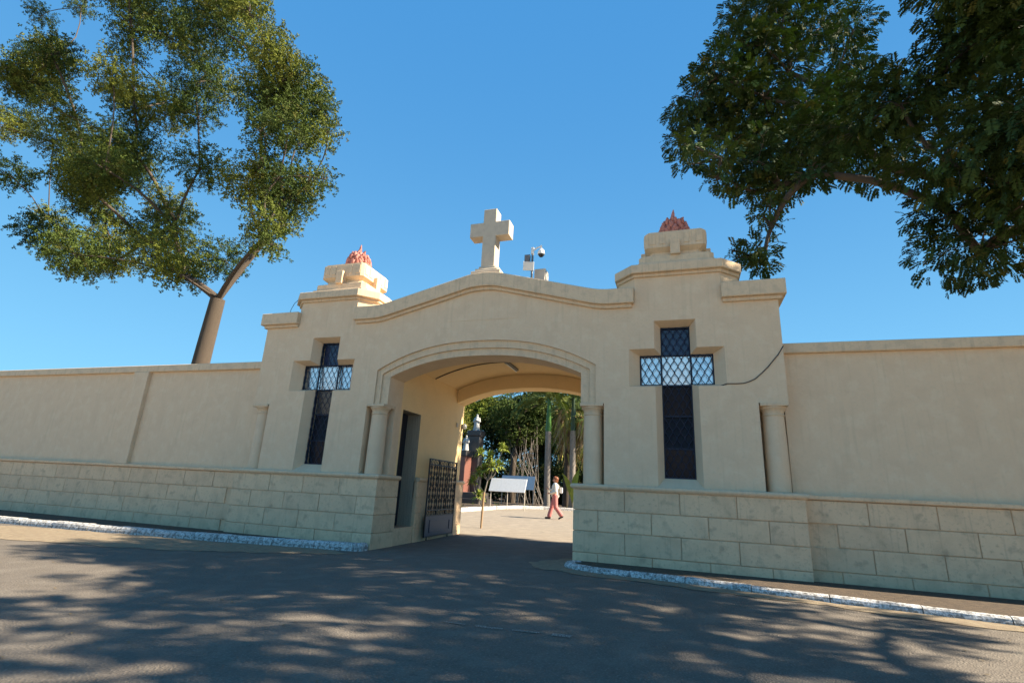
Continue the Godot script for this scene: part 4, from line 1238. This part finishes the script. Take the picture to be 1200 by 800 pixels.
func palm(label: String, base: Vector3, h: float, rad: float, shaft_h: float, frond: Mesh, n: int, shaft_col: Color, lean: Vector3):
	var t := thing("palm_tree", label, "palm tree", base, "royal palms beyond the arch")
	var s := Shape.new()
	var pts := []
	var rr := []
	var k := 60
	for i in k + 1:
		var f := float(i) / k
		pts.append(Vector3(0, -0.2, 0).lerp(Vector3(0, h, 0) + lean, f) + lean * 0.15 * sin(f * PI))
		rr.append(rad * (1.0 + 0.35 * exp(-f * 9.0) - 0.1 * f) * (1.0 if i % 4 != 0 else 1.045))
	s.tube(pts, rr, 14)
	obj("trunk", s, M.palm_bark, t)
	s = Shape.new()
	var top: Vector3 = pts[k]
	s.tube([top, top + Vector3(0, 0.1, 0), top + Vector3(0, shaft_h * 0.4, 0), top + Vector3(0, shaft_h, 0)], [rad * 0.86, rad * 1.0, rad * 0.78, rad * 0.45], 12)
	obj("crownshaft", s, plain(shaft_col, 0.35), t)
	for i in n:
		var f := obj("frond", frond, M.leaf, t)
		f.position = top + Vector3(0, shaft_h * 0.95, 0)
		f.rotation = Vector3(rng.randf_range(-0.75, 0.45), TAU * i / n + rng.randf_range(-0.2, 0.2), 0)
	return t
func skirt_palm(label: String, base: Vector3, h: float):
	var t := thing("fan_palm", label, "palm tree", base)
	var s := Shape.new()
	s.tube([Vector3(0, -0.2, 0), Vector3(0.05, h * 0.5, 0), Vector3(0, h, 0)], [0.3, 0.22, 0.2], 10)
	obj("trunk", s, M.bark, t)
	s = Shape.new()
	for i in 1500:
		var y := h - rng.randf() * rng.randf() * h * 0.5
		var a := rng.randf() * TAU
		var d := Vector3(cos(a), 0, sin(a))
		var r0 := rng.randf_range(0.25, 0.95)
		var p := Vector3(0, y, 0) + d * r0
		var l := rng.randf_range(0.5, 1.2)
		var w := Vector3(-sin(a), rng.randf_range(-0.3, 0.3), cos(a)) * rng.randf_range(0.02, 0.05)
		var q := p + Vector3(rng.randf_range(-0.25, 0.25), -l * rng.randf_range(0.5, 1.0), rng.randf_range(-0.25, 0.25)) + d * rng.randf_range(0.0, 0.5)
		var u := rng.randf()
		s.col = Color(0.58, 0.4, 0.22).lerp(Color(0.5, 0.48, 0.12), 1.0 if u > 0.6 else 0.0) * rng.randf_range(0.45, 1.2)
		s.quad(p + w, p - w, q - w * 0.3, q + w * 0.3, d)
	obj("dead_leaf_skirt", s, M.leaf, t)
	s = Shape.new()
	for i in 40:
		var a := rng.randf() * TAU
		var el := rng.randf_range(-0.5, 1.2)
		var d := Vector3(cos(a) * cos(el), sin(el), sin(a) * cos(el))
		var c := Vector3(0, h, 0) + d * 0.8
		s.col = Color(0.08, 0.12, 0.03) * rng.randf_range(0.7, 1.3)
		for k in 14:
			var b := -1.2 + 2.4 * k / 13.0
			var sv := d.cross(Vector3.UP).normalized()
			var e := (d * cos(b) + sv * sin(b)).normalized()
			var w := e.cross(Vector3(0.1, 0.6, 0.2)).normalized() * 0.03
			s.flat(c + w, c - w, c + e * 0.9 + Vector3(0, -0.25, 0), w.cross(e))
	obj("fan_leaves", s, M.leaf, t)
func banana_plant(label: String, at: Vector3, leaves: Array):
	var t := thing("broadleaf_plant", label, "plant", at)
	for L in leaves:
		var s := Shape.new()
		var tip: Vector3 = L[0]
		var n := 10
		var w: float = L[1]
		var prev := []
		for i in n + 1:
			var f := float(i) / n
			var c := Vector3(tip.x * f * f, tip.y * (1.4 * f - 0.4 * f * f), tip.z * f)
			var hw := w * sin(PI * pow(clampf((f - 0.25) / 0.75, 0.0, 1.0), 0.8)) + 0.015
			var sv := Vector3(1, -0.3 * tip.x, 0.35).normalized() * hw
			var cur := [c - sv + Vector3(0, 0.0, 0.04 * w), c - Vector3(0, 0, 0.05), c + sv + Vector3(0, 0, 0.04 * w)]
			s.col = Color(0.2, 0.23, 0.05) * (1.0 if i % 2 == 0 else 0.9)
			if i > 0:
				for k in 2: s.quad(prev[k], prev[k + 1], cur[k + 1], cur[k], Vector3(0, 0, 1))
			prev = cur
		obj("leaf", s, M.leaf, t)

func person():
	var at := Vector3(-1.25, gy(-12.16) + 0.004, -12.16)
	var t := thing("person", "person in white blouse and pink trousers walking across the sunlit road", "person", at)
	t.rotation.y = deg_to_rad(-78)
	var skin := plain(lin(0.5, 0.27, 0.18), 0.55)
	var b := Shape.new()
	# body: one surface; legs mid stride, right arm bent up holding a phone
	var rsh := Vector3(-0.165, 1.325, 0.0)
	var rel := Vector3(-0.205, 1.08, 0.05)
	var rwr := Vector3(-0.09, 1.15, 0.27)
	var lsh := Vector3(0.165, 1.325, 0.0)
	var lel := Vector3(0.225, 1.06, -0.03)
	var lwr := Vector3(0.17, 0.98, 0.2)
	var bones := [[Vector3(0, 0.9, 0), Vector3(0, 1.02, 0.0), 0.135, 0.115], [Vector3(0, 1.02, 0), Vector3(0, 1.25, 0.0), 0.115, 0.13], [Vector3(-0.1, 1.31, 0), Vector3(0.1, 1.31, 0), 0.075, 0.075],
		[Vector3(0, 1.33, 0), Vector3(0, 1.42, 0.015), 0.052, 0.048],
		[rsh, rel, 0.05, 0.04], [rel, rwr, 0.038, 0.026], [lsh, lel, 0.05, 0.04], [lel, lwr, 0.038, 0.026],
		[Vector3(-0.085, 0.87, 0), Vector3(-0.1, 0.48, 0.13), 0.085, 0.056], [Vector3(-0.1, 0.48, 0.13), Vector3(-0.1, 0.09, 0.24), 0.055, 0.036], [Vector3(-0.1, 0.055, 0.21), Vector3(-0.1, 0.035, 0.37), 0.04, 0.03],
		[Vector3(0.085, 0.87, 0), Vector3(0.1, 0.47, -0.02), 0.085, 0.056], [Vector3(0.1, 0.47, -0.02), Vector3(0.1, 0.16, -0.27), 0.055, 0.036], [Vector3(0.1, 0.13, -0.3), Vector3(0.1, 0.04, -0.18), 0.036, 0.03]]
	sdf(b, bones, 0.016, 0.03)
	# head
	sdf(b, [[Vector3(0, 1.4, 0.01), Vector3(0, 1.45, 0.015), 0.047, 0.046], [Vector3(0, 1.535, -0.005), Vector3(0, 1.56, 0.0), 0.082, 0.078], [Vector3(0, 1.47, 0.045), Vector3(0, 1.52, 0.035), 0.045, 0.058], [Vector3(0, 1.525, 0.09), Vector3(0, 1.495, 0.108), 0.011, 0.015],
		[Vector3(-0.02, 1.462, 0.088), Vector3(0.02, 1.462, 0.088), 0.009, 0.009], [Vector3(0.078, 1.54, 0.0), Vector3(0.08, 1.5, 0.005), 0.014, 0.01], [Vector3(-0.078, 1.54, 0.0), Vector3(-0.08, 1.5, 0.005), 0.014, 0.01]], 0.006, 0.02)
	# hands: palm, four fingers and a thumb each
	for h in [[rwr, Vector3(0.15, 0.55, 0.82).normalized(), 1], [lwr, Vector3(-0.1, 0.1, 1.0).normalized(), -1]]:
		var w: Vector3 = h[0]
		var d: Vector3 = h[1]
		var sd := d.cross(Vector3.UP).normalized()
		var nn := sd.cross(d).normalized()
		var hb := [[w, w + d * 0.07, 0.026, 0.03]]
		for f in 4:
			var off := sd * (f - 1.5) * 0.019
			var k0 := w + d * 0.08 + off
			var ln: float = [0.062, 0.072, 0.068, 0.052][f]
			var k1 := k0 + (d * 0.8 - nn * 0.5).normalized() * ln * 0.55
			var k2 := k1 + (d * 0.2 - nn * 0.9).normalized() * ln * 0.5
			hb.append([w + d * 0.05 + off * 0.8, k0, 0.012, 0.0095]); hb.append([k0, k1, 0.0095, 0.0085]); hb.append([k1, k2, 0.0085, 0.0075])
		var th: Vector3 = w + d * 0.025 - sd * 0.03 * h[2]
		hb.append([th, th + d * 0.035 - sd * 0.02 * h[2] - nn * 0.01, 0.012, 0.01]); hb.append([th + d * 0.035 - sd * 0.02 * h[2] - nn * 0.01, th + d * 0.06 - sd * 0.012 * h[2] - nn * 0.03, 0.01, 0.008])
		sdf(b, hb, 0.005, 0.008)
	obj("body", b, skin, t)
	var bl := Shape.new()
	sdf(bl, [[Vector3(0, 0.93, 0), Vector3(0, 1.02, 0.0), 0.165, 0.15], [Vector3(0, 1.02, 0), Vector3(0, 1.25, 0.0), 0.145, 0.15], [Vector3(-0.1, 1.31, 0), Vector3(0.1, 1.31, 0), 0.09, 0.09], [Vector3(0, 1.33, 0), Vector3(0, 1.365, 0.01), 0.065, 0.06],
		[rsh, rel, 0.068, 0.062], [rel, rel.lerp(rwr, 0.85), 0.062, 0.048], [lsh, lel, 0.068, 0.065], [lel, lel.lerp(lwr, 0.85), 0.065, 0.05], [Vector3(0.06, 0.92, 0.06), Vector3(0.08, 1.2, 0.09), 0.07, 0.05]], 0.015, 0.03)
	obj("blouse", bl, plain(lin(0.74, 0.68, 0.58), 0.85), t)
	var tr := Shape.new()
	sdf(tr, [[Vector3(-0.05, 0.9, 0), Vector3(0.05, 0.9, 0), 0.135, 0.135], [Vector3(-0.085, 0.87, 0), Vector3(-0.1, 0.48, 0.12), 0.105, 0.085], [Vector3(-0.1, 0.48, 0.12), Vector3(-0.1, 0.13, 0.22), 0.085, 0.09],
		[Vector3(0.085, 0.87, 0), Vector3(0.1, 0.47, -0.03), 0.105, 0.085], [Vector3(0.1, 0.47, -0.03), Vector3(0.1, 0.19, -0.24), 0.085, 0.088]], 0.015, 0.025)
	obj("trousers", tr, plain(lin(0.5, 0.17, 0.16), 0.85), t)
	var hr := Shape.new()
	sdf(hr, [[Vector3(0, 1.565, -0.02), Vector3(0, 1.58, 0.01), 0.092, 0.082], [Vector3(0, 1.55, -0.04), Vector3(0, 1.46, -0.05), 0.085, 0.055], [Vector3(0.055, 1.56, 0.0), Vector3(0.07, 1.47, -0.01), 0.035, 0.025], [Vector3(-0.055, 1.56, 0.0), Vector3(-0.07, 1.47, -0.01), 0.035, 0.025], [Vector3(0, 1.61, 0.03), Vector3(0, 1.585, 0.065), 0.045, 0.028]], 0.008, 0.02)
	obj("hair", hr, plain(lin(0.2, 0.065, 0.022), 0.6), t)
	var sh := Shape.new()
	sdf(sh, [[Vector3(-0.1, 0.045, 0.2), Vector3(-0.1, 0.035, 0.37), 0.046, 0.034], [Vector3(0.1, 0.12, -0.305), Vector3(0.1, 0.036, -0.17), 0.042, 0.033]], 0.01, 0.015)
	obj("shoes", sh, plain(lin(0.03, 0.025, 0.025), 0.6), t)
	var face := Shape.new()
	for sx in [-1, 1]: face.lathe([Vector2(0, -0.008), Vector2(0.009, 0), Vector2(0, 0.008)], Vector3(0.03 * sx, 1.53, 0.086), 8)
	obj("eyes", face, M.black, t)
	var bag := thing("shoulder_bag", "small pale bag hanging at the back of the walking person", "bag", at)
	bag.rotation.y = t.rotation.y
	var bs := Shape.new()
	bs.box(Vector3(-0.02, 1.0, -0.3), Vector3(0.12, 1.24, -0.17), 0.03)
	obj("pouch", bs, plain(lin(0.6, 0.58, 0.56), 0.7), bag)
	bs = Shape.new()
	bs.tube([Vector3(0.05, 1.24, -0.2), Vector3(0.11, 1.37, -0.09), Vector3(0.1, 1.41, 0.0), Vector3(0.06, 1.34, 0.11), Vector3(0.02, 1.2, 0.165)], [0.013], 6)
	obj("strap", bs, plain(lin(0.08, 0.07, 0.065), 0.7), bag)
	var ph := Shape.new()
	ph.box(Vector3(-0.036, -0.075, -0.005), Vector3(0.036, 0.075, 0.005), 0.004, Transform3D(Basis(Vector3.RIGHT, -0.35), Vector3(-0.075, 1.215, 0.335)))
	var po := obj("phone", ph, M.black)
	po.position = at
	po.rotation.y = t.rotation.y
	tag(po, "dark phone held up in front of the walking person", "phone")

func planting():
	var feather := pinnate(9, 0.3, 0.062, 3)
	var leafy := broad(13, 0.34, 0.085, 4)
	var small := broad(30, 0.19, 0.05, 6)
	# big street tree to the right, its crown hanging over the right tower and the road
	tree("street_tree", "large fine leaved tree whose dark crown overhangs the right tower", Vector3(11.6, 0, -3.6), Vector3(10.9, 7.0, -3.4), 0.38, RIGHT_CLUMPS, feather, 430.0, 0.3, [Color(0.034, 0.062, 0.016), Color(0.045, 0.075, 0.016), Color(0.06, 0.09, 0.018)], "", 7)
	tree("street_tree", "tall leafy tree rising behind the wall left of the gatehouse", Vector3(-15.0, 0, -6.5), Vector3(-14.4, 8.2, -6.2), 0.42, LEFT_CLUMPS, small, 185.0, 0.5, [Color(0.05, 0.08, 0.016), Color(0.07, 0.1, 0.018), Color(0.1, 0.125, 0.02), Color(0.15, 0.17, 0.025)], "", 12)
	# shade trees further right along the street, outside the picture, that dapple the asphalt
	tree("street_tree", "spreading shade tree on the kerb right of the gate, beyond the picture", Vector3(14.5, 0, 3.6), Vector3(13.8, 4.6, 3.6), 0.36, puffs(Vector3(12.6, 8.2, 3.6), Vector3(4.9, 2.2, 4.6), 98, 0.34, 0.6), feather, 210.0, 0.34, [Color(0.035, 0.06, 0.014), Color(0.045, 0.07, 0.015)], "", 4)
	# trees seen through the arch
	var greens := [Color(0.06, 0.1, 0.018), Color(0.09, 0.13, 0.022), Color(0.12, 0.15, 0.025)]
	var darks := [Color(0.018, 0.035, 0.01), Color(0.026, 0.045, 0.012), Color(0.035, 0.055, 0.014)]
	tree("park_tree", "broad sunlit yellow green tree spreading behind the monument", Vector3(-15.5, 0.14, -42), Vector3(-15, 4.8, -42), 0.4, puffs(Vector3(-14.6, 8.6, -41), Vector3(5.0, 1.5, 3.5), 46, 0.7, 1.2), leafy, 95.0, 0.62, [Color(0.12, 0.16, 0.02), Color(0.15, 0.17, 0.02), Color(0.085, 0.12, 0.02)], "trees in the park", 3)
	tree("park_tree", "yellowish tree at the left edge of the arch opening", Vector3(-17.5, 0.14, -34), Vector3(-17.3, 3.4, -34), 0.3, puffs(Vector3(-16.2, 6.0, -34), Vector3(2.6, 2.2, 2.6), 30, 0.6, 1.0), leafy, 90.0, 0.55, [Color(0.17, 0.17, 0.025), Color(0.12, 0.14, 0.02)], "trees in the park", 3)
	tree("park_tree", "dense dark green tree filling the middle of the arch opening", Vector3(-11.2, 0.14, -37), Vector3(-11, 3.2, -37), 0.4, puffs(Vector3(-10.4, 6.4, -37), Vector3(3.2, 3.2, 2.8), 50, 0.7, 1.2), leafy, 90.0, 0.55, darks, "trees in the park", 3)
	tree("park_tree", "deep green tree behind the two palm trunks", Vector3(-6.5, 0.14, -36), Vector3(-6.4, 3.2, -36), 0.36, puffs(Vector3(-6.0, 6.6, -36), Vector3(3.6, 3.4, 2.8), 56, 0.7, 1.2), leafy, 90.0, 0.55, greens, "trees in the park", 3)
	tree("park_tree", "dark green tree behind the right pier of the arch", Vector3(-1.5, 0.14, -35), Vector3(-1.4, 3.0, -35), 0.36, puffs(Vector3(-1.8, 6.2, -35), Vector3(3.4, 3.4, 2.8), 50, 0.7, 1.2), leafy, 90.0, 0.55, darks, "trees in the park", 3)
	# understorey: hedge-like shrubs that close the view below the crowns
	var low := [[-19, -38, 2.6, "dark shrub at the far left behind the monument"], [-15.5, -37, 2.4, "dark shrub just right of the monument base"], [-12.4, -33, 2.3, "dark shrub behind the dracaena"], [-9.6, -31.5, 2.2, "dark shrub behind the pale blue board"], [-7.2, -33, 2.5, "dark shrub left of the first palm trunk"], [-4.9, -31, 2.3, "dark shrub between the two palm trunks"], [-2.6, -31, 2.2, "dark shrub right of the second palm trunk"], [0.2, -32, 2.4, "dark shrub hidden partly by the right pier"]]
	for L in low:
		var c := Vector3(L[0], 1.5, L[1])
		var t := thing("shrub", L[3], "shrub", Vector3.ZERO, "shrubs under the park trees")
		var s := Shape.new()
		for i in 7: s.tube(curve(Vector3(L[0], 0.0, L[1]), c + Vector3(rng.randf_range(-1, 1), rng.randf_range(0.3, 1.4), rng.randf_range(-0.8, 0.8)), 0.2, 4), [0.05, 0.04, 0.03, 0.02, 0.01], 5, false)
		obj("stems", s, M.bark, t)
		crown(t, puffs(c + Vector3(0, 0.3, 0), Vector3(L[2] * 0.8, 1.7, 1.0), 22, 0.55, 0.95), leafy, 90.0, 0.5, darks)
	# weeping tree with hanging aerial roots in front of the dark mass
	var wt := tree("banyan_tree", "weeping fig tree with pale aerial roots hanging down to the bed", Vector3(-8.6, 0.14, -29), Vector3(-8.4, 4.2, -29), 0.3, puffs(Vector3(-7.6, 6.6, -29), Vector3(2.6, 1.8, 1.8), 30, 0.6, 0.95), leafy, 85.0, 0.5, [Color(0.035, 0.06, 0.014), Color(0.07, 0.1, 0.02)], "", 4)
	var ar := Shape.new()
	for i in 26:
		var x := -7.5 + rng.randfn() * 1.0
		var x1 := -7.0 + rng.randfn() * 0.7
		var z := -28.4 + rng.randf_range(-0.5, 0.5)
		var y := rng.randf_range(4.2, 6.4)
		ar.tube([Vector3(x1, 0.1, z), Vector3(lerpf(x1, x, 0.35), y * 0.4, z), Vector3(lerpf(x1, x, 0.8), y * 0.75, z), Vector3(x, y, z)], [0.02, 0.016, 0.014, 0.01], 5, false)
	var aro := obj("aerial_roots", ar, M.palm_bark, wt)
	aro.set_meta("kind", "stuff")
	# palms
	var fr := frond_mesh(3.4, 0.95, 8, Color(0.12, 0.15, 0.035))
	palm("royal palm with grey ringed trunk and bright green crownshaft beyond the arch", Vector3(-4.5, 0.14, -24.0), 4.85, 0.21, 2.2, fr, 13, lin(0.05, 0.13, 0.02), Vector3(-0.06, 0, 0))
	palm("royal palm with darker trunk and dark crownshaft, nearer the right pier", Vector3(-2.98, 0.14, -24.3), 4.95, 0.2, 2.3, fr, 7, lin(0.03, 0.05, 0.018), Vector3(0.0, 0, 0))
	skirt_palm("fan palm wrapped in a skirt of dry tan leaves behind the palm trunks", Vector3(-3.75, 0.14, -26.2), 6.6)
	skirt_palm("second dry skirted fan palm close beside the right pier", Vector3(-2.15, 0.14, -25.2), 6.0)
	banana_plant("plant with two broad yellow green leaves at the foot of the darker palm", Vector3(-2.7, 0.14, -23.0), [[Vector3(-0.62, 2.2, 0.2), 0.17], [Vector3(0.42, 2.5, 0.1), 0.2], [Vector3(0.2, 1.6, 0.4), 0.15]])
	dracaena()
	# small bedding plants along the kerb
	var bed := [[-6.6, -15.2], [-7.4, -16.4], [-6.5, -20.2], [-5.6, -23.0], [-4.0, -23.8], [-7.8, -19.6], [-9.0, -18.0], [-3.4, -24.8]]
	var where := ["low tufted plant in the bed nearest the rear left corner of the arch", "low tufted plant at the foot of the dracaena, towards the gate", "low tufted plant just behind the white notice board", "low tufted plant on the curve of the white kerb", "low tufted plant in front of the palm with the green crownshaft", "low tufted plant between dracaena and monument steps", "low tufted plant left of the dracaena", "low tufted plant between the two royal palm trunks"]
	for i in bed.size():
		var t := thing("bedding_plant", where[i], "plant", Vector3(bed[i][0], 0.14, bed[i][1]), "low plants in the bed")
		var s := Shape.new()
		for k in 40:
			var a := rng.randf() * TAU
			var el := rng.randf_range(0.2, 1.4)
			var d := Vector3(cos(a) * cos(el), sin(el), sin(a) * cos(el))
			var w := d.cross(Vector3.UP).normalized() * 0.02
			var l := rng.randf_range(0.25, 0.6)
			s.col = Color(0.06, 0.085, 0.02) * rng.randf_range(0.6, 1.4)
			s.flat(w, -w, d * l - Vector3(0, l * 0.2, 0), d.cross(w))
		obj("leaves", s, M.leaf, t)

func _ready():
	rng.seed = 20260716
	# camera
	var cam := Camera3D.new()
	cam.name = "camera"
	cam.fov = 67.38
	cam.near = 0.05
	cam.far = 1500.0
	add_child(cam)
	cam.transform = Transform3D(Basis(Vector3.UP, deg_to_rad(18.523)) * Basis(Vector3.RIGHT, deg_to_rad(16.156)) * Basis(Vector3.BACK, deg_to_rad(2.930)), Vector3(3.647, 1.196, 8.957))
	cam.current = true
	# sky and exposure
	var env := Environment.new()
	var sky := Sky.new()
	var sm := ProceduralSkyMaterial.new()
	sm.sky_top_color = lin(0.0225, 0.1, 0.228)
	sm.sky_horizon_color = lin(0.115, 0.272, 0.385)
	sm.sky_curve = 0.24
	sm.ground_bottom_color = lin(0.1, 0.09, 0.07)
	sm.ground_horizon_color = lin(0.2, 0.22, 0.22)
	sm.sun_angle_max = 3.0
	sky.sky_material = sm
	env.background_mode = Environment.BG_SKY
	env.sky = sky
	env.tonemap_mode = Environment.TONE_MAPPER_LINEAR
	env.tonemap_exposure = 3.15
	env.sdfgi_enabled = true
	env.ssao_enabled = true
	env.ssil_enabled = true
	var we := WorldEnvironment.new()
	we.name = "environment"
	we.environment = env
	add_child(we)
	# sun: from the right, a little behind the facade, afternoon height
	var sun := DirectionalLight3D.new()
	sun.name = "sun"
	sun.light_energy = 1.6
	sun.light_color = Color(1.0, 0.94, 0.84)
	sun.light_angular_distance = 0.53
	sun.shadow_enabled = true
	add_child(sun)
	var el := deg_to_rad(37.0)
	var az := deg_to_rad(8.0)
	sun.look_at_from_position(Vector3(cos(el) * cos(az), sin(el), -cos(el) * sin(az)) * 50.0, Vector3.ZERO)
	make_materials()
	site()
	gatehouse()
	iron_gate()
	roof_items()
	monument()
	planting()
	person()
